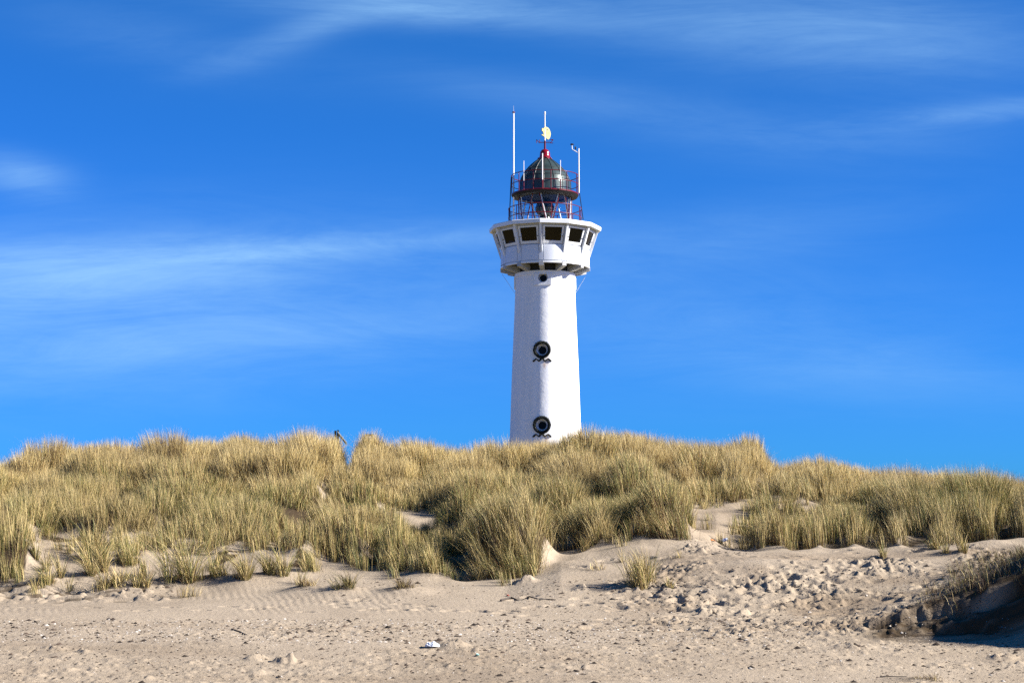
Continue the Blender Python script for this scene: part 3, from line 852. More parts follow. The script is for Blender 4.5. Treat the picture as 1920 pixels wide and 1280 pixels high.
bh = np.where(low, bh * rng.uniform(0.2, 0.62, n), bh); le = np.where(low, le + rng.uniform(0.3, 1.2, n), le)
wild = rng.random(n) < 0.03
le = np.where(wild, le + 0.6, le); bh = np.where(wild, bh * 1.15, bh)
g = cg[ci]; bsh = cb[ci]
r2 = rng.random(n)[:, None]
col = np.where((rng.random(n) < g)[:, None], GREEN * (1 - r2) + OLIVE * r2, STRAW * (1 - r2) + PALE * r2)
fx_ = rng.uniform(-60, 60, 52000); fy_ = 63.0 + 115 * rng.random(52000) ** 1.4
nf = len(fx_)
root = np.concatenate((root, np.stack((fx_, fy_, base_z(fx_, fy_) - 0.05), 1).astype(np.float32)))
cbr = np.concatenate((1 + 0.13 * np.clip(ktn[near_i], -2, 2), np.full(m_, 0.75)))
col = np.where((rng.random(n) < bsh)[:, None], BROWN * (0.8 + 0.8 * r2), col) * rng.uniform(0.72, 1.15, n)[:, None] * cbr[ci][:, None]
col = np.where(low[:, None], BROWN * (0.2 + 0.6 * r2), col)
wd_ = np.concatenate((rng.uniform(0.0038, 0.0068, n), rng.uniform(0.02, 0.05, nf)))
bh = np.concatenate((bh, rng.uniform(0.4, 0.9, nf))); le = np.concatenate((le, rng.uniform(0.1, 0.7, nf))); az = np.concatenate((az, rng.uniform(0, 2 * PI, nf)))
col = np.concatenate((col, mixcol(0.2, nf)))
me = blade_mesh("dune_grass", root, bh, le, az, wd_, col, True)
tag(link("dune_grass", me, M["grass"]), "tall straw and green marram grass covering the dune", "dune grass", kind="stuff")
print("BLADES", n)

# ------------------------------------------------------------------ shells, weed and chips on the sand, some as small shadows
def debris():
    pts = []
    def sow(n, u0, u1, v0, v1, pale):
        for _ in range(n):
            pts.append((rng.uniform(u0, u1), rng.uniform(v0, v1), rng.random() < pale))
    sow(4200, -60, 1500, 1160, 1205, 0.5)
    sow(2000, -60, 1980, 1205, 1282, 0.25)
    sow(800, 900, 1900, 1150, 1225, 0.35)
    sow(520, 960, 1330, 1085, 1150, 0.25)
    sow(1500, 1230, 1840, 1060, 1175, 0.08)  # mostly dark chips, standing in for small shadows and weed
    sow(160, 0, 330, 1092, 1118, 0.1)
    sow(140, 550, 1000, 1085, 1130, 0.1)
    sow(160, 1280, 1420, 1005, 1040, 0.15)
    n = len(pts)
    P = np.array(pts)
    d = np.empty(n)
    for i in range(n):
        d[i] = 0
    # depth by table look-up (rows fall steadily with depth on the open sand)
    ds = np.arange(28.4, 44, 0.05)
    for i, (u, v, pl) in enumerate(pts):
        b = (640 - v) / F
        d[i] = np.interp(-v, TABV[int(np.clip((u + 100) // 20, 0, 106))], ds)
    X = d * (P[:, 0] - 960) / F / (CT - ST * (640 - P[:, 1]) / F)
    zz = surf_z(X, d)
    V = np.zeros((n, 5, 3)); 
    sz = rng.uniform(0.008, 0.022, n) * np.where(rng.random(n) < 0.07, 2.2, 1)
    pl_ = P[:, 2] > 0.5; ang = np.where(pl_, rng.uniform(0, PI, n), rng.normal(0, 0.35, n)); asp = np.where(pl_, rng.uniform(0.5, 1.0, n), rng.uniform(0.2, 0.5, n)); sz = np.where(pl_, sz, sz * 1.7)
    for k_ in range(4):
        th = ang + k_ * PI / 2
        ax = np.cos(th) * sz * np.where(k_ % 2 == 0, 1, asp); ay = np.sin(th) * sz * np.where(k_ % 2 == 0, 1, asp)
        V[:, k_, 0] = X + ax; V[:, k_, 1] = d + ay; V[:, k_, 2] = zz - 0.004 + rng.uniform(-0.004, 0.004, n)
    V[:, 4, 0] = X + rng.normal(0, 0.2, n) * sz; V[:, 4, 1] = d; V[:, 4, 2] = zz + sz * np.where(pl_, rng.uniform(0.3, 0.7, n), rng.uniform(0.2, 0.6, n))
    me = bpy.data.meshes.new("beach_debris")
    me.vertices.add(n * 5); me.vertices.foreach_set("co", V.astype(np.float32).reshape(-1))
    pat = np.array((0, 1, 4, 1, 2, 4, 2, 3, 4, 3, 0, 4))
    lp = (np.arange(n)[:, None] * 5 + pat).astype(np.int32).reshape(-1)
    me.loops.add(len(lp)); me.loops.foreach_set("vertex_index", lp)
    me.polygons.add(n * 4); me.polygons.foreach_set("loop_start", np.arange(0, len(lp), 3, dtype=np.int32))
    me.update(calc_edges=True)
    pale = P[:, 2] > 0.5
    tone = rng.random(n)[:, None]
    colr = np.where(pale[:, None], np.array((0.42, 0.38, 0.33)) * (0.7 + 0.5 * tone), np.array((0.040, 0.028, 0.020)) * (0.4 + 2.0 * tone ** 2))
    cc = np.ones((n, 5, 4), np.float32); cc[:, :, :3] = colr[:, None, :]
    me.attributes.new("tint", 'FLOAT_COLOR', 'POINT').data.foreach_set("color", cc.reshape(-1))
    return me


ds_ = np.arange(28.4, 44, 0.05)
TABV = []
for uu in np.arange(-90, 2060, 20):
    zc = base_z(ds_ * (uu - 960) / F, ds_)
    vv = vof(zc, ds_)
    TABV.append(np.maximum.accumulate(-vv))
tag(link("beach_debris", debris(), M["debris"]), "shell grit, weed and dark chips partly for small shadows, strewn over the beach sand", "beach debris", kind="stuff")

# ------------------------------------------------------------------ small things lying about
def place(u, v):
    X, d, _ = ground_point(u, v)
    return X, d, float(surf_z(np.array([X]), np.array([d]))[0])


def crumple(bm, amp, seed):
    r_ = random.Random(seed)
    for v in bm.verts:
        v.co += Vector((r_.uniform(-1, 1), r_.uniform(-1, 1), r_.uniform(-1, 1))) * amp


X, d, z = place(811, 1214)
bm = bmesh.new()
bmesh.ops.create_icosphere(bm, subdivisions=3, radius=1.0, matrix=Matrix.Diagonal((0.12, 0.09, 0.065, 1)))
crumple(bm, 0.012, 3)
for v in bm.verts:
    v.co.z = max(v.co.z, -0.01) + 0.012 * math.sin(v.co.x * 60) * (v.co.z > 0)
o = obj("plastic_bag", bm, M["plastic"], smooth=0.6); o.location = (X, d, z)
tag(o, "crumpled white plastic bag lying beside a kicked-up heap of beach sand", "plastic bag")

X, d, z = place(1349, 1018)
bm = bmesh.new(); add_lathe(bm, [(0, 0), (0.035, 0), (0.038, 0.02), (0.038, 0.12), (0.03, 0.15)], 16)
bt = empty("drink_bottle", (X, d, z + 0.03)); bt.rotation_euler = (0.2, 1.25, 0.5)
tag(bt, "blue plastic bottle with a white cap lying at the shaded foot of the sand path", "bottle")
obj("body", bm, M["blue"], bt, 0.6)
bm = bmesh.new(); add_lathe(bm, [(0.03, 0.15), (0.034, 0.15), (0.034, 0.19), (0, 0.19)], 16); obj("cap", bm, M["plastic"], bt, 0.6)
bm = bmesh.new(); add_lathe(bm, [(0.0385, 0.05), (0.0395, 0.05), (0.0395, 0.10), (0.0385, 0.10)], 16, True); obj("wrap", bm, M["plastic"], bt, 0.6)

def scrap(name, u, v, size, mat, label, cat, seed):
    X, d, z = place(u, v)
    bm = bmesh.new()
    bmesh.ops.create_grid(bm, x_segments=6, y_segments=4, size=1.0)
    r_ = random.Random(seed)
    for vv in bm.verts:
        vv.co = Vector((vv.co.x * size, vv.co.y * size * 0.5, 0.3 * size + 0.28 * size * math.sin(vv.co.x * 3 + seed) + r_.uniform(-.1, .1) * size))
    bmesh.ops.solidify(bm, geom=bm.faces[:], thickness=0.004)
    o = obj(name, bm, mat, smooth=0.7); o.location = (X, d, z); o.rotation_euler = (0.35, 0, 0.3 * seed)
    tag(o, label, cat)


scrap("plastic_wrapper", 1336, 1014, 0.07, M["orange"], "orange plastic wrapper beside the blue bottle at the foot of the path", "wrapper", 2)
scrap("plastic_scrap", 952, 1117, 0.045, M["redscrap"], "small red plastic scrap on the sand left of the solitary bushy tuft", "plastic scrap", 4)
scrap("plastic_scrap", 895, 1231, 0.045, M["teal"], "tiny turquoise plastic scrap on the beach right of the white bag", "plastic scrap", 5)


def stick(name, pts, r, mat, label, cat):
    P = [place(u, v) for u, v in pts]
    o0 = Vector(P[0])
    bm = bmesh.new()
    q = [Vector(p) - o0 + Vector((0, 0, r * 0.8 + random.uniform(0, 0.6) * r)) for p in P]
    add_tube(bm, q, [r * (1 - 0.5 * i / max(1, len(q) - 1)) for i in range(len(q))], 7)
    o = obj(name, bm, mat, smooth=1.0); o.location = o0
    tag(o, label, cat)


stick("twig", [(434, 1182), (449, 1185), (463, 1190)], 0.012, M["twig"], "short dark twig lying on the shell grit at the left of the beach", "twig")
stick("driftwood_branch", [(939, 1127), (958, 1122), (976, 1124), (992, 1121), (1008, 1126)], 0.022, M["twig"], "crooked dark branch lying on smooth sand below the big central clump", "branch")
stick("driftwood_stick", [(1016, 1124), (1030, 1125), (1042, 1125)], 0.013, M["twig"], "short straight stick right of the crooked dark branch", "stick")
stick("twig", [(1650, 1268), (1700, 1270)], 0.008, M["twig"], "thin straight twig on the beach just above the dark dead tuft at the bottom", "twig")
X, d, z = place(1518, 1027)
bm = bmesh.new(); add_tube(bm, [(0.01, 0, -0.05), (0.0, 0, 0.12), (-0.02, 0, 0.24), (-0.018, 0, 0.31)], [0.014, 0.012, 0.01, 0.005], 7)
o = obj("wooden_stake", bm, M["palewood"], smooth=1.0); o.location = (X, d, z)
tag(o, "thin pale stake standing upright before the dark shade of the right grass bank", "stake")
# ------------------------------------------------------------------ LIGHTHOUSE
TD = 172.0
TX = xat(1022.3, 600, TD)
TZ0 = 10.0
LH = empty("lighthouse", (TX, TD, TZ0))
tag(LH, "white round lighthouse with glazed watch room, red railings and dark copper dome", "lighthouse")


def R(px, v):                           # photograph pixels to metres across at the tower
    return px * TD / F / (CT - ST * (640.0 - v) / F)


def zf(v, r=0.0):                       # local height of row v on a part r metres nearer than the axis
    return zat(v, TD - r) - TZ0


def pol(r, deg, z):
    a = math.radians(deg)
    return Vector((r * math.sin(a), -r * math.cos(a), z))


OFF = -6.0                              # the watch room's corners stand at OFF + 30 k degrees
z_col_top = zf(505.5, 2.55); z_col_bot = zf(513.5, 2.55)
prof = [(3.30, -1.5), (3.22, 0.0), (R(66.9, 821), zf(821)), (R(62.3, 690), zf(690)), (R(59.4, 625), zf(625)), (R(56.6, 560), zf(560)), (R(55.6, 522), zf(522)), (R(55.5, 510), z_col_top - 0.06)]
# smooth the profile
pz = [p[1] for p in prof]; pr = [p[0] for p in prof]
zz = np.linspace(pz[0], pz[-1], 40)
rr = np.interp(zz, pz, pr)
for _ in range(3): rr[1:-1] = 0.25 * rr[:-2] + 0.5 * rr[1:-1] + 0.25 * rr[2:]
def shaft_r(z): return float(np.interp(z, zz, rr))
bm = bmesh.new()
add_lathe(bm, [(0, zz[0])] + list(zip(rr, zz)) + [(0, zz[-1])], 160)
shaft = obj("shaft", bm, M["plaster"], LH, 0.6)

PH = [(655.5, 0.49, 0.335), (796.8, 0.50, 0.34)]          # wreathed portholes: row, mouth radius, glass radius
cutters = []
def cutter(ang, z, r, depth, rin, ro):
    bm = bmesh.new()
    add_tube(bm, [pol(rin - 0.001, ang, z) , pol(ro, ang, z)], [r * 0.72, r], 48)
    c = obj("cutter", bm, None, LH); cutters.append(c); return c
ph_geo = []
for v, rm, rg in PH:
    z = zf(v, 2.8); rs = shaft_r(z)
    # straight splayed bore
    cutter(OFF - 0.5, z, rm * 1.06, 0.6, rs - 0.62, rs + 0.15)
    ph_geo.append((OFF - 0.5, z, rm, rg, rs))
zp_top = z_col_bot - 0.0; zp_bot = zf(534.0, 2.7); zp_c = zf(519.6, 2.7)
for k in range(4):
    cutter(OFF + 0.8 + 90 * k, zp_c, 0.445, 0.6, 2.62 - 0.6, 2.62 + 0.2)
bpy.context.view_layer.update()
boolean_cut(shaft, cutters)
shaft.data.polygons.foreach_set("use_smooth", [True] * len(shaft.data.polygons)); shaft.data.set_sharp_from_angle(angle=0.6)


def frame_at(ang, z, r):
    """local frame on the wall: out, side, up, origin"""
    o_ = pol(r, ang, z); out = pol(1, ang, 0); side = Vector((out.y * -1, out.x, 0)); return o_, out, side, Vector((0, 0, 1))


def ring_mesh(bm, fr, rings, seg=48):
    """rings: list of (radius, outward offset)"""
    o_, out, side, up = fr
    rs = [[bm.verts.new(o_ + out * off + (side * math.cos(2 * PI * k / seg) + up * math.sin(2 * PI * k / seg)) * r) for k in range(seg)] for r, off in rings]
    for A, B in zip(rs, rs[1:]):
        for k in range(seg): bm.faces.new((A[k], A[(k + 1) % seg], B[(k + 1) % seg], B[k]))


def disc(bm, fr, r, off, seg=48):
    o_, out, side, up = fr
    bm.faces.new([bm.verts.new(o_ + out * off + (side * math.cos(2 * PI * k / seg) + up * math.sin(2 * PI * k / seg)) * r) for k in range(seg)])


for ang, z, rm, rg, rs in ph_geo:
    fr = frame_at(ang, z, rs)
    p = bmesh.new(); ring_mesh(p, fr, [(rm * 1.03, 0.055), (rm * 0.97, 0.06), (rg * 1.02, -0.42), (rg, -0.42)])
    po = obj("porthole", p, M["trim"], LH, 0.7)
    g_ = bmesh.new(); disc(g_, fr, rg * 1.02, -0.425); obj("glass", g_, M["black_glass"], po)
    # wreath: a ring crowded with leaves, and a ribbon scroll beneath
    w = bmesh.new(); o_, out, side, up = fr
    maj, mnr = rm + 0.135, 0.125
    add_tube(w, [o_ + out * 0.07 + (side * math.cos(t) + up * math.sin(t)) * maj for t in np.linspace(0, 2 * PI, 48, endpoint=False)], mnr, 10, True)
    for i in range(420):
        t = random.uniform(0, 2 * PI); ph = random.uniform(-1.2, 1.2); rad = maj + mnr * math.sin(ph) * 1.05
        c = o_ + out * (0.07 + mnr * math.cos(ph) * 0.95) + (side * math.cos(t) + up * math.sin(t)) * rad
        tang = (-side * math.sin(t) + up * math.cos(t)); rd = side * math.cos(t) + up * math.sin(t)
        l = (tang + rd * random.uniform(-0.9, 0.9) + out * random.uniform(0.1, 0.7)).normalized() * random.uniform(0.07, 0.11)
        s = l.cross(out).normalized() * 0.026
        vs_ = [w.verts.new(c - l * 0.3), w.verts.new(c + s + l * 0.3), w.verts.new(c + l), w.verts.new(c - s + l * 0.3)]
        w.faces.new(vs_)
    obj("wreath", w, M["wreath"], po)
    w = bmesh.new()
    for sg in (-1, 1):
        pts = []
        for t in np.linspace(0, 1, 22):
            xx = sg * (0.02 + 0.76 * t); yy = -rm - 0.34 - 0.05 * t + 0.11 * math.cos(t * 3.1 * PI) * (1 - 0.35 * t)
            fs = frame_at(ang + math.degrees(xx / rs), z, rs); pts.append(fs[0] + fs[1] * 0.06 + up * yy)
        add_tube(w, pts, [0.062 + 0.02 * math.sin(9 * t) for t in np.linspace(0, 1, 22)], 7)
        add_tube(w, [o_ + out * 0.06 - up * (rm + 0.2) + side * sg * 0.05, o_ + out * 0.06 - up * (rm + 0.36) + side * sg * 0.16], 0.06, 7)
    obj("ribbon", w, M["wreath"], po)

# square plates with round openings under the watch room, on four sides
plates = []
for k in range(4):
    ang = OFF + 0.8 + 90 * k
    fr = frame_at(ang, zp_c, 2.60); o_, out, side, up = fr
    p = bmesh.new()
    hw = 0.715; lo_, hi_ = zp_bot - zp_c, zp_top - zp_c + 0.05
    q8 = []
    for zz_ in (lo_, hi_):
        for sx, dp in ((-hw, -0.5), (hw, -0.5), (hw, 0.03), (-hw, 0.03)):
            q8.append(o_ + side * sx + out * dp + up * zz_)
    add_hull(p, q8)
    pl = obj("porthole_plate", p, M["plaster"], LH)
    plates.append((pl, fr))
bpy.context.view_layer.update()
for (pl, fr), c in zip(plates, cutters[2:]):
    boolean_cut(pl, [c])
    pl.data.set_sharp_from_angle(angle=0.6)
    p = bmesh.new(); ring_mesh(p, fr, [(0.44, 0.032), (0.43, 0.035), (0.33, -0.5), (0.3, -0.5)])
    po = obj("opening", p, M["trim"], pl, 0.7)
    p = bmesh.new(); disc(p, fr, 0.335, -0.505); obj("glass", p, M["black_glass"], pl)
for c in cutters:
    me_ = c.data; bpy.data.objects.remove(c); bpy.data.meshes.remove(me_)

bm = bmesh.new()
add_lathe(bm, [(2.50, z_col_bot), (2.615, z_col_bot), (2.615, z_col_top - 0.04), (2.50, z_col_top - 0.04)], 128, True)
obj("collar", bm, M["plaster"], LH, 0.6)

RD = R(83.2, 480)                       # drum radius
z_rim_b = zf(491.5, RD); z_joint = zf(487.6, RD); z_dr_t = zf(457.7, RD); z_br_b = zf(496.5, RD)
z_roof_b = zf(417.0, R(105.5, 417) * 0.966); z_roof_t = zf(409.3, R(105.5, 409) * 0.966)
# floor slab and rim
bm = bmesh.new()
add_lathe(bm, [(RD - 0.2, z_rim_b + 0.06), (RD - 0.2, z_rim_b), (RD + 0.01, z_rim_b), (RD + 0.01, z_joint - 0.03), (RD - 0.06, z_joint - 0.03), (RD - 0.06, z_joint + 0.04), (RD - 0.2, z_joint + 0.04)], 144, True)
obj("floor_rim", bm, M["trim"], LH, 0.5)
bm = bmesh.new()
add_lathe(bm, [(2.30, z_rim_b + 0.062), (RD - 0.205, z_rim_b + 0.062), (RD - 0.205, z_joint + 0.036), (2.3, z_joint + 0.036)], 144, True)
obj("floor_slab", bm, M["soffit"], LH, 0.5)
bm = bmesh.new(); add_lathe(bm, [(2.35, z_col_top - 0.1), (2.35, z_rim_b + 0.07)], 96); obj("neck", bm, M["soffit"], LH, 0.5)
# lower drum with upright joints
bm = bmesh.new()
angs = []
for k in range(12):
    c0 = OFF + 30 * k
    for s_ in (-3.1, 3.1):
        angs += [(c0 + s_ - 0.32, RD), (c0 + s_ - 0.30, RD - 0.05), (c0 + s_ + 0.30, RD - 0.05), (c0 + s_ + 0.32, RD)]
    angs += [(c0, RD + 0.0)] + [(c0 + x, RD) for x in (6, 9, 12, 15, 18, 21, 24)]
angs = sorted(set(angs))
levels = [(z_joint + 0.04, 0), (z_dr_t, 0)]
rows = [[bm.verts.new(pol(r_, a_, z_)) for a_, r_ in angs] for z_, _ in levels]
inn = [bm.verts.new(pol(r_ - 0.3, a_, z_dr_t)) for a_, r_ in angs]
na = len(angs)
for k in range(na):
    k2 = (k + 1) % na
    bm.faces.new((rows[0][k], rows[0][k2], rows[1][k2], rows[1][k]))
    bm.faces.new((rows[1][k], rows[1][k2], inn[k2], inn[k]))
obj("drum_wall", bm, M["panel"], LH, 0.35)
# radial brackets
for k in range(12):
    ang = OFF + 30 * k
    out = pol(1, ang, 0); side = Vector((-out.y, out.x, 0)); hw = 0.19
    zt_ = z_rim_b + 0.055
    q8 = []
    r0, r1 = 2.45, RD + 0.035
    for r_, zb in ((r0, z_col_top - 0.12), (r1, z_br_b)):
        pass
    pts = [out * r0 - side * hw + Vector((0, 0, z_col_top - 0.10)), out * r0 + side * hw + Vector((0, 0, z_col_top - 0.10)), out * r1 + side * hw + Vector((0, 0, z_br_b)), out * r1 - side * hw + Vector((0, 0, z_br_b)),
           out * r0 - side * hw + Vector((0, 0, zt_)), out * r0 + side * hw + Vector((0, 0, zt_)), out * r1 + side * hw + Vector((0, 0, z_joint - 0.05)), out * r1 - side * hw + Vector((0, 0, z_joint - 0.05))]
    bm = bmesh.new(); add_hull(bm, pts); obj("bracket", bm, M["bracket"], LH)

# window band: flat panels leaning outwards between the corners
RB, RT = RD - 0.02, R(95.5, 425)
def wp(k, s, t, off=0.0):
    a0, a1 = OFF + 30 * k, OFF + 30 * (k + 1)
    z_ = z_dr_t - 0.01 + (z_roof_b + 0.02 - z_dr_t) * t
    r_ = RB + (RT - RB) * t
    p = pol(r_, a0, z_).lerp(pol(r_, a1, z_), s)
    mid = (a0 + a1) / 2
    tilt = math.atan2((RT - RB) * 0.966, z_roof_b - z_dr_t)
    nrm = pol(math.cos(tilt), mid, 0) + Vector((0, 0, -math.sin(tilt)))
    return p + nrm * off


def frame_loop(bm, k, so, to, si, ti, off, depth):
    (s0, s1), (t0, t1) = so, to; (a0, a1), (b0, b1) = si, ti
    O = [(s0, t0), (s1, t0), (s1, t1), (s0, t1)]; I = [(a0, b0), (a1, b0), (a1, b1), (a0, b1)]
    of = [bm.verts.new(wp(k, s, t, off)) for s, t in O]; nf = [bm.verts.new(wp(k, s, t, off)) for s, t in I]
    ob = [bm.verts.new(wp(k, s, t, off - depth)) for s, t in O]; nb_ = [bm.verts.new(wp(k, s, t, off - depth)) for s, t in I]
    for i in range(4):
        j = (i + 1) % 4
        bm.faces.new((of[i], of[j], nf[j], nf[i])); bm.faces.new((nf[i], nf[j], nb_[j], nb_[i])); bm.faces.new((ob[i], of[i], of[j], ob[j])); bm.faces.new((ob[j], ob[i], nb_[i], nb_[j]))


for k in range(12):
    bm = bmesh.new(); frame_loop(bm, k, (0, 1), (0.0, 1.0), (0.10, 0.90), (0.10, 0.90), 0.0, 0.10)
    wl = obj("window_wall", bm, M["window_wall"], LH)
    bm = bmesh.new(); frame_loop(bm, k, (0.10, 0.90), (0.075, 0.905), (0.165, 0.835), (0.20, 0.845), 0.05, 0.11)
    wo = obj("window", bm, M["trim"], LH)
    bm = bmesh.new(); bm.faces.new([bm.verts.new(wp(k, s, t, -0.02)) for s, t in ((0.16, 0.195), (0.84, 0.195), (0.84, 0.85), (0.16, 0.85))])
    obj("pane", bm, M["window_glass"], wo)
    for s, t in ((0.125, 0.42), (0.875, 0.42)):
        bm = bmesh.new()
        c = wp(k, s, t, 0.065); add_box(bm, c, (0.05, 0.05, 0.09), math.radians(OFF + 30 * k + 15))
        obj("latch", bm, M["darkmetal"], wo)
    # corner fin
    ang = OFF + 30 * k; out = pol(1, ang, 0); side = Vector((-out.y, out.x, 0)); hw = 0.085
    zb = zf(471.5, RD)
    pts = []
    for (r0, r1, z_) in ((RD - 0.1, RD + 0.03, zb), (RT - 0.12, RT + 0.22, z_roof_b + 0.01)):
        for r_, sg in ((r0, -1), (r0, 1), (r1, 1), (r1, -1)):
            pts.append(out * r_ + side * sg * hw + Vector((0, 0, z_)))
    bm = bmesh.new(); add_hull(bm, pts); obj("corner_fin", bm, M["trim"], LH)

# inside of the watch room
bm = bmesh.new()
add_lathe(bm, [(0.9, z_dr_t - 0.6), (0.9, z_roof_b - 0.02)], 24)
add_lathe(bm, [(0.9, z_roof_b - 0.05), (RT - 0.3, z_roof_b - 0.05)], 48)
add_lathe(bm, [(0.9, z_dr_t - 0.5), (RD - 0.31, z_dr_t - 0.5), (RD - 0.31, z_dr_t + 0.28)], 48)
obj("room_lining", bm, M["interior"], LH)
for a_ in (38, 130, 215, 300):
    bm = bmesh.new()
    c = pol(2.6, a_, z_dr_t - 0.05); add_box(bm, c, (1.1, 0.5, 0.9), math.radians(a_))
    c = pol(2.6, a_ + 6, z_dr_t + 0.55); add_box(bm, c, (0.5, 0.08, 0.34), math.radians(a_))
    obj("desk", bm, M["darkmetal"], LH)

# roof: twelve-sided slab
RR = R(105.5, 415)
bm = bmesh.new()
def ring12(r_, z_): return [bm.verts.new(pol(r_, OFF + 30 * k, z_)) for k in range(12)]
a_ = ring12(RR - 0.35, z_roof_b + 0.03); b_ = ring12(RR - 0.03, z_roof_b); c_ = ring12(RR, z_roof_t - 0.05); d_ = ring12(RR - 0.06, z_roof_t); e_ = ring12(2.2, z_roof_t + 0.05)
for A, B in ((a_, b_), (b_, c_), (c_, d_), (d_, e_)):
    for k in range(12): bm.faces.new((A[k], A[(k + 1) % 12], B[(k + 1) % 12], B[k]))
bm.faces.new(a_[::-1]); bm.faces.new(e_)
obj("roof", bm, M["trim"], LH)

# lantern
z_rf = z_roof_t + 0.05
RG = R(49.0, 385)
z_ev_f = zf(352.0, R(63, 352)); RE = R(63.2, 360)
z_ev_b = zf(359.0, RE); z_gl_t = zf(361.5, RG)
bm = bmesh.new(); add_lathe(bm, [(RG + 0.1, z_rf - 0.02), (RG + 0.1, z_rf + 0.22), (RG - 0.08, z_rf + 0.22)], 96)
obj("lantern_sill", bm, M["red"], LH, 0.5)
bm = bmesh.new(); add_lathe(bm, [(RG, z_rf + 0.2), (RG, z_gl_t + 0.05)], 96)
obj("lantern_glass", bm, M["lantern_glass"], LH, 0.5)
z0s, z1s = z_rf + 0.2, z_gl_t + 0.04
for k in range(6):
    for top, bot in ((-28, -44.5), (-13, 1.8)):
        pts = [pol(RG + 0.03, bot + 60 * k + (top - bot) * t, z0s + (z1s - z0s) * t) for t in np.linspace(0, 1, 7)]
        bm = bmesh.new(); add_tube(bm, pts, 0.042, 8); st = obj("glazing_bar", bm, M["red"], LH, 1.0)
        sh = 1.6 if top > bot else -1.6
        pts = [pol(RG - 0.07, bot - sh + 60 * k + (top - bot) * t, z0s + (z1s - z0s) * t) for t in np.linspace(0, 1, 7)]
        bm = bmesh.new(); add_tube(bm, pts, 0.05, 8); obj("inner_bar", bm, M["mast"], st, 1.0)
bm = bmesh.new()
for zz_ in (0.3, 0.62):
    z_ = z0s + (z1s - z0s) * zz_
    add_tube(bm, [pol(RG - 0.05, a_, z_) for a_ in np.linspace(0, 360, 72, endpoint=False)], 0.018, 6, True)
obj("glazing_ring", bm, M["darkmetal"], LH, 1.0)
bm = bmesh.new(); add_lathe(bm, [(0, z_gl_t + 0.35), (0.9, z_gl_t + 0.33), (RG - 0.12, z_gl_t + 0.12)], 64); obj("lantern_ceiling", bm, M["interior"], LH, 0.5)
# optic
bm = bmesh.new()
zc_ = zf(391); 
prof_l = [(0, z_rf), (0.5, z_rf), (0.55, zf(409)), (0.42, zf(406)), (0.62, zf(402)), (0.78, zf(396)), (0.80, zf(390)), (0.70, zf(384)), (0.52, zf(379)), (0.36, zf(374)), (0.2, zf(371)), (0, zf(370.5))]
pp = []
for (r0, z0_), (r1, z1_) in zip(prof_l, prof_l[1:]):
    for t in (0, 0.25, 0.5, 0.75):
        pp.append(((r0 + (r1 - r0) * t) * (1.03 if t in (0.25, 0.75) else 1), z0_ + (z1_ - z0_) * t))
pp.append(prof_l[-1])
add_lathe(bm, pp, 24)
ln = obj("optic_lens", bm, M["lens"], LH, 0.5)
bm = bmesh.new()
for a_ in range(0, 360, 45):
    add_tube(bm, [pol(r_ * 1.04, a_ + 10, z_) for r_, z_ in prof_l[4:11]], 0.028, 6)
obj("lens_frame", bm, M["darkmetal"], ln, 1.0)

# eave, dome, cap
bm = bmesh.new()
add_lathe(bm, [(RG - 0.1, z_gl_t), (RG + 0.08, z_gl_t), (RE - 0.12, z_ev_b + 0.02), (RE - 0.01, z_ev_f - 0.13), (RE, z_ev_f - 0.12), (RE, z_ev_f - 0.04), (RE - 0.05, z_ev_f), (RG + 0.02, z_ev_f + 0.06)], 96)
ev = obj("lantern_eave", bm, M["red"], LH, 0.5)
bm = bmesh.new(); add_lathe(bm, [(RG - 0.12, z_gl_t - 0.004), (RG + 0.085, z_gl_t - 0.004), (RE - 0.12, z_ev_b + 0.012), (RE - 0.004, z_ev_f - 0.134)], 96)
obj("eave_lining", bm, M["darkmetal"], ev, 0.5)
zd0 = z_ev_f + 0.04
dome_prof = [(R(48.8, 350), zd0), (R(48.2, 346), zf(344)), (R(44.8, 334), zf(334)), (R(41.0, 326), zf(327)), (R(35.8, 319), zf(319.4)), (R(29.6, 313), zf(312.6)), (R(23.0, 307), zf(306.8)), (R(16.5, 302), zf(302)), (R(12.0, 299), zf(298.7))]
hz = np.array([p[1] for p in dome_prof]); hr = np.array([p[0] for p in dome_prof])
def dome_r(z): return float(np.interp(z, hz, hr))
zs_ = np.linspace(hz[0], hz[-1], 36); rs_ = np.array([dome_r(z) for z in zs_])
for _ in range(2): rs_[1:-1] = 0.25 * rs_[:-2] + 0.5 * rs_[1:-1] + 0.25 * rs_[2:]
bm = bmesh.new(); add_lathe(bm, list(zip(rs_, zs_)) , 96)
dm = obj("dome", bm, M["copper"], LH, 0.9)
for k in range(16):
    bm = bmesh.new(); add_tube(bm, [pol(r_ + 0.012, OFF + 3 + 22.5 * k, z_) for r_, z_ in zip(rs_, zs_)], 0.03, 6)
    obj("rib", bm, M["rib"], dm, 1.0)
bm = bmesh.new()
for v in (333.5, 319.0):
    z_ = zf(v); r_ = float(np.interp(z_, zs_, rs_))
    add_tube(bm, [pol(r_ + 0.004, a_, z_) for a_ in np.linspace(0, 360, 72, endpoint=False)], 0.03, 6, True)
obj("seam", bm, M["rib"], dm, 1.0)
bm = bmesh.new()
cp = [(R(13, 299), zf(299.8)), (R(13.0, 299), zf(298.2)), (R(11.2, 297), zf(297.4)), (R(11.4, 296), zf(295.6)), (R(10.2, 295), zf(294.6)), (R(9.6, 293), zf(291.5)), (R(9.4, 290), zf(288.5))]
for t in np.linspace(0.2, 1, 9):
    cp.append((R(9.4, 286) * math.cos(t * PI / 2), zf(288.5) + (zf(279.7) - zf(288.5)) * math.sin(t * PI / 2)))
cp[-1] = (0, cp[-1][1])
add_lathe(bm, cp, 40)
cap = obj("cap", bm, M["cap_red"], LH, 0.7)
bm = bmesh.new()
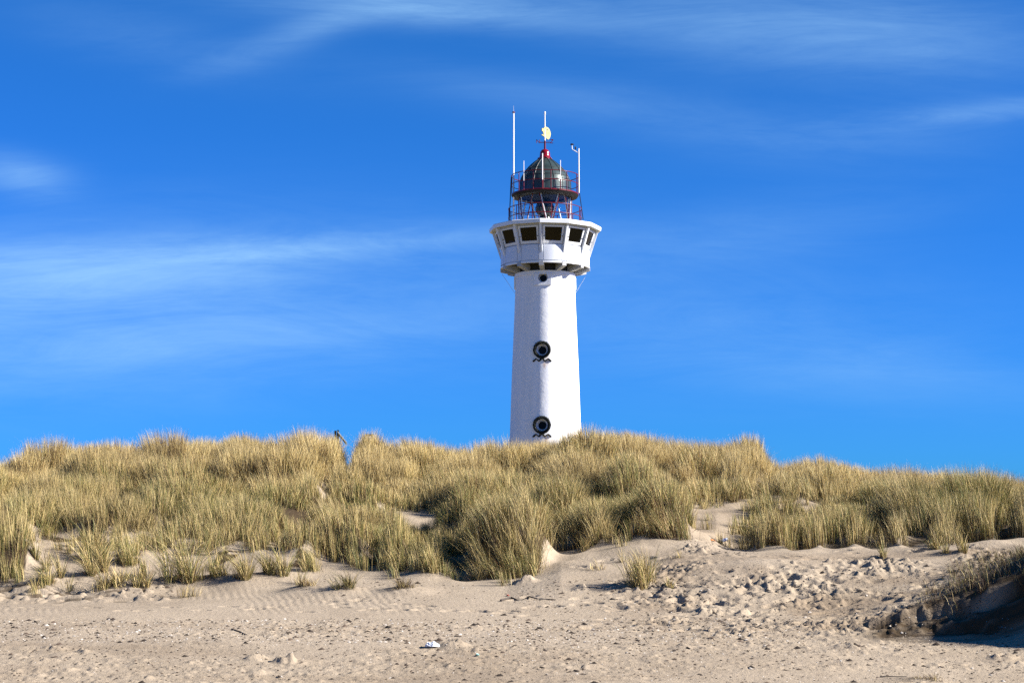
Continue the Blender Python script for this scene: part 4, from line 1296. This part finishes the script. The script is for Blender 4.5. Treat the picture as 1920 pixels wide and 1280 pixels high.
for a_ in range(0, 360, 45): bmesh.ops.create_icosphere(bm, subdivisions=2, radius=0.085, matrix=Matrix.Translation(pol(R(12.4, 299), a_ + 12, zf(298))))
obj("bolt", bm, M["red"], cap, 2.0)

# weather vane
bm = bmesh.new(); add_tube(bm, [(0, 0, zf(281)), (0, 0, zf(264))], [0.085, 0.075], 10)
wv = obj("weather_vane", bm, M["red"], LH, 1.0)
bm = bmesh.new(); add_tube(bm, [(0, 0, zf(264.2)), (0, 0, zf(212))], [0.06, 0.045], 8); add_tube(bm, [(0, 0, zf(214)), (0, 0, zf(210.6)), (0, 0, zf(209.2))], [0.07, 0.09, 0.02], 8)
obj("rod", bm, M["mast"], wv, 1.0)
bm = bmesh.new(); zc_ = zf(267.2); ar = R(9.5, 267)
for a_ in (90, 270, 0, 180):
    add_tube(bm, [pol(0.05, a_, zc_), pol(ar, a_, zc_)], 0.032, 6)
def bar(p, q, r_=0.03): add_tube(bm, [p, q], r_, 6)
x0 = -ar - 0.02; w_ = 0.26; h_ = 0.3
zl = zc_ - 0.06
bar((x0 - w_, 0, zl), (x0 - w_, 0, zl + h_)); bar((x0, 0, zl), (x0, 0, zl + h_)); bar((x0 - w_, 0, zl + h_), (x0, 0, zl))            # N
x0 = ar + 0.02
bar((x0, 0, zl), (x0 + w_, 0, zl)); bar((x0, 0, zl + h_), (x0 + w_, 0, zl + h_)); bar((x0, 0, zl), (x0 + w_, 0, zl + h_))              # Z
obj("compass_arms", bm, M["red"], wv, 1.0)
def vx(x): return (990 + x / 12.8 - 1021.8) * TD / F / 0.98
def vz(y): return zf(200 + y / 12.8)
outline = [(398, 500), (430, 483), (462, 492), (488, 500), (498, 512), (522, 545), (540, 590), (547, 640), (540, 695), (520, 745), (490, 782), (462, 772), (432, 758), (400, 737), (372, 716), (345, 706), (320, 696), (322, 682), (345, 680), (372, 692), (366, 650), (356, 604), (330, 602), (328, 540), (340, 528), (358, 540), (372, 535), (378, 512)]
holes = [[(455 + 14 * math.cos(t), 553 + 18 * math.sin(t)) for t in np.linspace(0, 2 * PI, 10, endpoint=False)],
         [(441, 610), (458, 668), (463, 668), (449, 606)], [(492, 615), (500, 660), (506, 650), (500, 612)], [(384, 585), (398, 600), (396, 612), (380, 605)]]
polys = [[Vector((vx(x), 0, vz(y))) for x, y in q_] for q_ in [outline] + holes]
flat = [p for q_ in polys for p in q_]
tri = tessellate_polygon([[Vector((p.x, p.z, 0)) for p in q_] for q_ in polys])
bm = bmesh.new()
fv = [bm.verts.new(p + Vector((0, -0.05, 0))) for p in flat]; bv = [bm.verts.new(p + Vector((0, 0.05, 0))) for p in flat]
for t in tri:
    try:
        bm.faces.new([fv[i] for i in t]); bm.faces.new([bv[i] for i in t[::-1]])
    except ValueError: pass
o0 = 0
for q_ in polys:
    m_ = len(q_)
    for i in range(m_):
        j = (i + 1) % m_
        bm.faces.new((fv[o0 + i], fv[o0 + j], bv[o0 + j], bv[o0 + i]))
    o0 += m_
for v_ in bm.verts: v_.co.x *= 1.2
vp = obj("vane_plate", bm, M["gold"], wv); vp.rotation_euler = (0, 0, math.radians(36))

# railings
def railing(rad, zb, rails, npost, off, r_rail, name="railing"):
    bm = bmesh.new(); add_tube(bm, [pol(rad, a_, rails[0]) for a_ in np.linspace(0, 360, 96, endpoint=False)], r_rail, 8, True)
    ro = obj(name, bm, M["red"], LH, 1.0)
    for z_ in rails[1:]:
        bm = bmesh.new(); add_tube(bm, [pol(rad, a_, z_) for a_ in np.linspace(0, 360, 96, endpoint=False)], r_rail, 8, True); obj("rail", bm, M["red"], ro, 1.0)
    for k in range(npost):
        bm = bmesh.new(); add_tube(bm, [pol(rad, off + 360 / npost * k, zb), pol(rad, off + 360 / npost * k, rails[0])], r_rail * 1.1, 8); obj("post", bm, M["red"], ro, 1.0)


rl = R(68.5, 390); zl_t = zf(379.5, rl); zl_m = zf(397.0, rl)
railing(rl, z_rf - 0.02, (zl_t, zl_m), 12, OFF + 15, 0.035)
ru = R(63.4, 325); zu_t = zf(317.8, ru); zu_m = zf(334.9, ru)
railing(ru - 0.02, z_ev_f - 0.1, (zu_t, zu_m), 12, OFF + 15, 0.035)

# masts and aerials
def lx(u, v): return xat(u, v, TD) - TX
bm = bmesh.new(); ml = lx(963.0, 300); add_tube(bm, [(ml, -0.35, z_rf - 0.05), (ml, -0.35, zf(213.5))], [0.072, 0.06], 10)
ms = obj("flag_mast", bm, M["mast"], LH, 1.0)
bm = bmesh.new(); add_tube(bm, [(ml, -0.35, zf(213.6)), (ml, -0.35, zf(211.6))], 0.12, 12); obj("cap", bm, M["red"], ms, 1.0)
bm = bmesh.new(); add_tube(bm, [(ml, -0.35, zf(211.7)), (ml, -0.35, zf(200))], [0.018, 0.010], 6); obj("whip", bm, M["cable"], ms, 1.0)
bm = bmesh.new(); mr = lx(1085.2, 300); add_tube(bm, [(mr, 0, zf(362)), (mr, 0, zf(278.5))], [0.058, 0.05], 10)
wm = obj("wind_gauge_mast", bm, M["mast"], LH, 1.0)
bm = bmesh.new()
P_ = [(1084.5, 286.6), (1078, 283.2), (1073.2, 280.2), (1072.6, 277.5), (1072.4, 271.5)]
add_tube(bm, [(lx(*p), 0, zf(p[1])) for p in P_], 0.038, 8); obj("arm", bm, M["mast"], wm, 1.0)
bm = bmesh.new()
for u_ in (1070.8, 1074.4): bmesh.ops.create_icosphere(bm, subdivisions=2, radius=0.075, matrix=Matrix.Translation((lx(u_, 271), 0, zf(271))))
bmesh.ops.create_icosphere(bm, subdivisions=2, radius=0.07, matrix=Matrix.Translation((lx(1072.5, 271), -0.14, zf(271))))
add_tube(bm, [(lx(1070.8, 271), 0, zf(271)), (lx(1074.4, 271), 0, zf(271))], 0.02, 6)
obj("cup_anemometer", bm, M["darkmetal"], wm, 1.0)
bm = bmesh.new(); add_tube(bm, [(lx(1079.2, 280), 0, zf(280)), (lx(1079.0, 277), 0, zf(277)), (lx(1078.8, 275), 0, zf(275))], [0.05, 0.075, 0.04], 8)
add_tube(bm, [(lx(1079, 280), 0, zf(280)), (lx(1079, 284), 0, zf(283.6))], 0.02, 6)
obj("wind_vane", bm, M["darkmetal"], wm, 1.0)
for ang, v0, v1, r_ in ((-37.7, 301.5, 339, 0.03), (-5.0, 287.5, 337, 0.05), (25.0, 300.5, 336, 0.03)):
    rr_ = ru + 0.09
    p0, p1 = pol(rr_, ang, zf(v1, rr_ * math.cos(math.radians(ang)))), pol(rr_, ang, zf(v0, rr_ * math.cos(math.radians(ang))))
    bm = bmesh.new(); add_tube(bm, [p0, p1], r_, 8); an_ = obj("aerial", bm, M["mast"], LH, 1.0)
    bm = bmesh.new(); add_tube(bm, [pol(rr_, ang, z_ev_f - 0.1), p0], r_ * 1.5, 8); obj("foot", bm, M["red"], an_, 1.0)
# stays
bm = bmesh.new(); add_tube(bm, [(lx(1086, 358), 0, zf(358)), (lx(1093.5, 412), 0, zf(412))], 0.035, 6); obj("stay_rod", bm, M["darkmetal"], LH, 1.0)
bm = bmesh.new(); add_tube(bm, [(lx(958.5, 332), 0.1, zf(332)), (lx(955, 412), 0.1, zf(412))], 0.045, 6); obj("stay_rod", bm, M["darkmetal"], LH, 1.0)
for a0, a1 in (((941.5, 514), (966.4, 551)), ((1097.5, 519), (1079.5, 549))):
    bm = bmesh.new(); add_tube(bm, [(lx(*a0), 0, zf(a0[1])), (lx(*a1), 0, zf(a1[1]))], 0.014, 6)
    obj("stay_cable", bm, M["cable"], LH, 1.0)

# ------------------------------------------------------------------ stand and board showing behind the crest
HD = 63.0
ax, azp = xat(634.0, 809, HD), zat(809, HD)
hz0 = float(base_z(np.array([ax]), np.array([HD]))[0])
HS = empty("information_stand", (ax, HD, hz0)); tag(HS, "small roofed stand with a white roof edge and dark post tips in the crest notch", "information stand")
rh = azp - hz0
for sx_, tip in ((-0.085, 0.03), (-0.005, 0.05)):
    bm = bmesh.new(); add_box(bm, (sx_, 0.0, (rh + tip) / 2 - 0.1), (0.062, 0.062, rh + tip + 0.2)); bmesh.ops.bevel(bm, geom=bm.edges[:], offset=0.006, segments=1, affect='EDGES'); obj("post", bm, M["darkmetal"], HS)
bm = bmesh.new()
for sg in (-1, 1):
    q_ = [(0.0, -0.2, rh), (sg * 0.26, -0.2, rh - 0.31), (sg * 0.26, 0.2, rh - 0.31), (0.0, 0.2, rh)]
    if sg > 0: add_hull(bm, [(p[0], p[1], p[2] - 0.10) for p in q_] + q_)
obj("roof", bm, M["roof_tile"], HS)
bm = bmesh.new()
q_ = [(0.0, -0.225, rh - 0.03), (0.275, -0.225, rh - 0.36), (0.275, -0.201, rh - 0.36), (0.0, -0.201, rh - 0.03)]
add_hull(bm, q_ + [(p[0], p[1], p[2] + 0.045) for p in q_])
obj("roof_edge", bm, M["white_wood"], HS)
bm = bmesh.new(); add_box(bm, (-0.045, 0.03, rh - 0.5), (0.16, 0.02, 0.4)); obj("panel", bm, M["board"], HS)

BD = 62.5
bx_ = xat(689, 815, BD)
bz_ = float(base_z(np.array([bx_]), np.array([BD]))[0]); bt_ = zat(813.5, BD) - bz_
SB = empty("notice_board", (bx_, BD, bz_)); tag(SB, "pale board in a dark frame poking out of the crest grass", "board")
bw = 0.22
bm = bmesh.new(); add_box(bm, (0.06, 0, bt_ - 0.28), (bw, 0.02, 0.5)); obj("panel", bm, M["board"], SB)
bm = bmesh.new()
add_box(bm, (0.06, 0, bt_ - 0.015), (bw + 0.06, 0.05, 0.03)); add_box(bm, (0.06, 0, bt_ - 0.545), (bw + 0.06, 0.05, 0.03))
obj("frame", bm, M["darkmetal"], SB)
for sx in (-1, 1):
    bm = bmesh.new(); add_box(bm, (0.06 + sx * (bw / 2 + 0.015), 0, (bt_ - 0.03) / 2 - 0.15), (0.03, 0.045, bt_ - 0.03 + 0.3)); obj("post", bm, M["darkmetal"], SB)

# ------------------------------------------------------------------ light
EL = math.radians(30)
AZ = math.atan2(0.985, -0.17)
sun = bpy.data.lights.new("sun", 'SUN'); sun.energy = 5.0; sun.angle = math.radians(0.5); sun.color = (1.0, 0.94, 0.86)
so = bpy.data.objects.new("sun", sun); C.objects.link(so)
sd = Vector((math.sin(AZ) * math.cos(EL), math.cos(AZ) * math.cos(EL), math.sin(EL)))
so.rotation_euler = sd.to_track_quat('Z', 'Y').to_euler(); so.location = (40, -10, 40)

wd = bpy.data.worlds.new("World"); bpy.context.scene.world = wd; wd.use_nodes = True
nt = wd.node_tree; L = nt.links
bg = nt.nodes["Background"]; bg.inputs["Strength"].default_value = 0.05
sky = nd(nt, "ShaderNodeTexSky", sky_type='NISHITA', sun_disc=False, sun_elevation=EL, sun_rotation=AZ, altitude=0.0, air_density=1.0, dust_density=0.1, ozone_density=3.0)
hs = nd(nt, "ShaderNodeHueSaturation", inp={"Hue": 0.5, "Saturation": 1.3, "Value": 1.0})
L.new(sky.outputs[0], hs.inputs["Color"])
# the deep, polarised blue of a clear day in early spring
sp_ = nd(nt, "ShaderNodeSeparateColor"); L.new(hs.outputs["Color"], sp_.inputs[0])
cc_ = nd(nt, "ShaderNodeCombineColor")
for i_, (g_, e_) in enumerate(((0.178, 0.57), (0.68, 0.76), (0.477, 1.5))):
    pw_ = nd(nt, "ShaderNodeMath", operation='POWER'); pw_.inputs[1].default_value = e_; L.new(sp_.outputs[i_], pw_.inputs[0])
    ml_ = nd(nt, "ShaderNodeMath", operation='MULTIPLY'); ml_.inputs[1].default_value = g_; L.new(pw_.outputs[0], ml_.inputs[0])
    L.new(ml_.outputs[0], cc_.inputs[i_])
tc = nd(nt, "ShaderNodeTexCoord"); sx = nd(nt, "ShaderNodeSeparateXYZ"); L.new(tc.outputs["Generated"], sx.inputs[0])


def mth(op, a, b=None, c=None, clamp=False):
    n = nd(nt, "ShaderNodeMath", operation=op, use_clamp=clamp)
    for i, v in enumerate((a, b, c)):
        if v is None: continue
        if isinstance(v, (int, float)): n.inputs[i].default_value = v
        else: L.new(v, n.inputs[i])
    return n.outputs[0]


yy = mth('MAXIMUM', sx.outputs["Y"], 0.08)
ca = mth('DIVIDE', sx.outputs["X"], yy); ce = mth('DIVIDE', sx.outputs["Z"], yy)
cv_ = nd(nt, "ShaderNodeCombineXYZ"); L.new(ca, cv_.inputs[0]); L.new(ce, cv_.inputs[1])


def wisps(ang, sx_, sy_, scale, det=7.0, rough=0.6, loc=(0, 0, 0), dist=0.0):
    mp = nd(nt, "ShaderNodeMapping"); mp.inputs["Rotation"].default_value = (0, 0, math.radians(ang)); mp.inputs["Scale"].default_value = (sx_, sy_, 1); mp.inputs["Location"].default_value = loc
    L.new(cv_.outputs[0], mp.inputs["Vector"])
    n = nd(nt, "ShaderNodeTexNoise", inp={"Scale": scale, "Detail": det, "Roughness": rough, "Distortion": dist})
    L.new(mp.outputs[0], n.inputs["Vector"])
    return n.outputs["Fac"]


def tn(v): return (1090.0 - v) / F / 0.993    # row to slope of the view direction (small-angle)
def streak_mask(u, v, ru, rv, ang, amp):
    cu, cv2 = (u - 960) / F, tn(v)
    dx = mth('SUBTRACT', ca, cu); dy = mth('SUBTRACT', ce, cv2)
    c_, s_ = math.cos(math.radians(ang)), math.sin(math.radians(ang))
    p_ = mth('ADD', mth('MULTIPLY', dx, c_ * F / ru), mth('MULTIPLY', dy, s_ * F / ru))
    q_ = mth('ADD', mth('MULTIPLY', dx, -s_ * F / rv), mth('MULTIPLY', dy, c_ * F / rv))
    e_ = mth('ADD', mth('MULTIPLY', p_, p_), mth('MULTIPLY', q_, q_))
    return mth('MULTIPLY', mth('EXPONENT', mth('MULTIPLY', e_, -1.0)), amp)


tot = None
for a in ((640, 462, 330, 26, 4, 0.36), (330, 480, 420, 40, 2, 0.22), (120, 590, 640, 150, 3, 0.46), (30, 510, 300, 50, -2, 0.22), (800, 2, 330, 34, -3, 0.48), (560, 50, 180, 30, 20, 0.22), (1560, 40, 420, 85, -4, 0.36), (1850, 205, 170, 20, 5, 0.34), (1150, 195, 440, 48, -9, 0.14), (1640, 245, 260, 50, 4, 0.16), (20, 325, 95, 36, -10, 0.42), (1300, 590, 520, 150, -4, 0.14), (1450, 430, 330, 60, 10, 0.12), (250, 60, 260, 60, -14, 0.10), (560, 640, 360, 40, 6, 0.10), (1650, 700, 400, 60, -5, 0.12)):
    m = streak_mask(*a); tot = m if tot is None else mth('ADD', tot, m)
w1 = wisps(-4, 6.0, 34.0, 1.0, 10.0, 0.70, (0, 0, 0), 0.9)
w2 = wisps(12, 9.0, 60.0, 1.0, 8.0, 0.6, (3, 1, 0), 0.4)
w3 = wisps(-9, 26.0, 190.0, 1.0, 6.0, 0.6, (7, 2, 0), 0.8)
ws = mth('ADD', mth('ADD', mth('MULTIPLY', w1, 0.62), mth('MULTIPLY', w2, 0.24)), mth('MULTIPLY', w3, 0.14))
mr_ = nd(nt, "ShaderNodeMapRange"); mr_.inputs["From Min"].default_value = 0.34; mr_.inputs["From Max"].default_value = 0.66; mr_.inputs["To Min"].default_value = 0.32; mr_.inputs["To Max"].default_value = 1.32
L.new(ws, mr_.inputs["Value"])
fac = mth('MULTIPLY', tot, mr_.outputs["Result"], clamp=True)
mx = nd(nt, "ShaderNodeMix", data_type='RGBA'); L.new(fac, mx.inputs["Factor"]); L.new(cc_.outputs[0], mx.inputs["A"])
mx.inputs["B"].default_value = (2.6, 4.8, 7.4, 1)
L.new(mx.outputs["Result"], bg.inputs["Color"])

sc = bpy.context.scene
sc.view_settings.view_transform = 'Standard'; sc.view_settings.look = 'None'
sc.view_settings.exposure = 1.55; sc.view_settings.gamma = 1.0
sc.view_settings.use_curve_mapping = False
sc.render.engine = 'CYCLES'
sc.cycles.use_denoising = False
sc.cycles.max_bounces = 6; sc.cycles.diffuse_bounces = 3; sc.cycles.transparent_max_bounces = 12
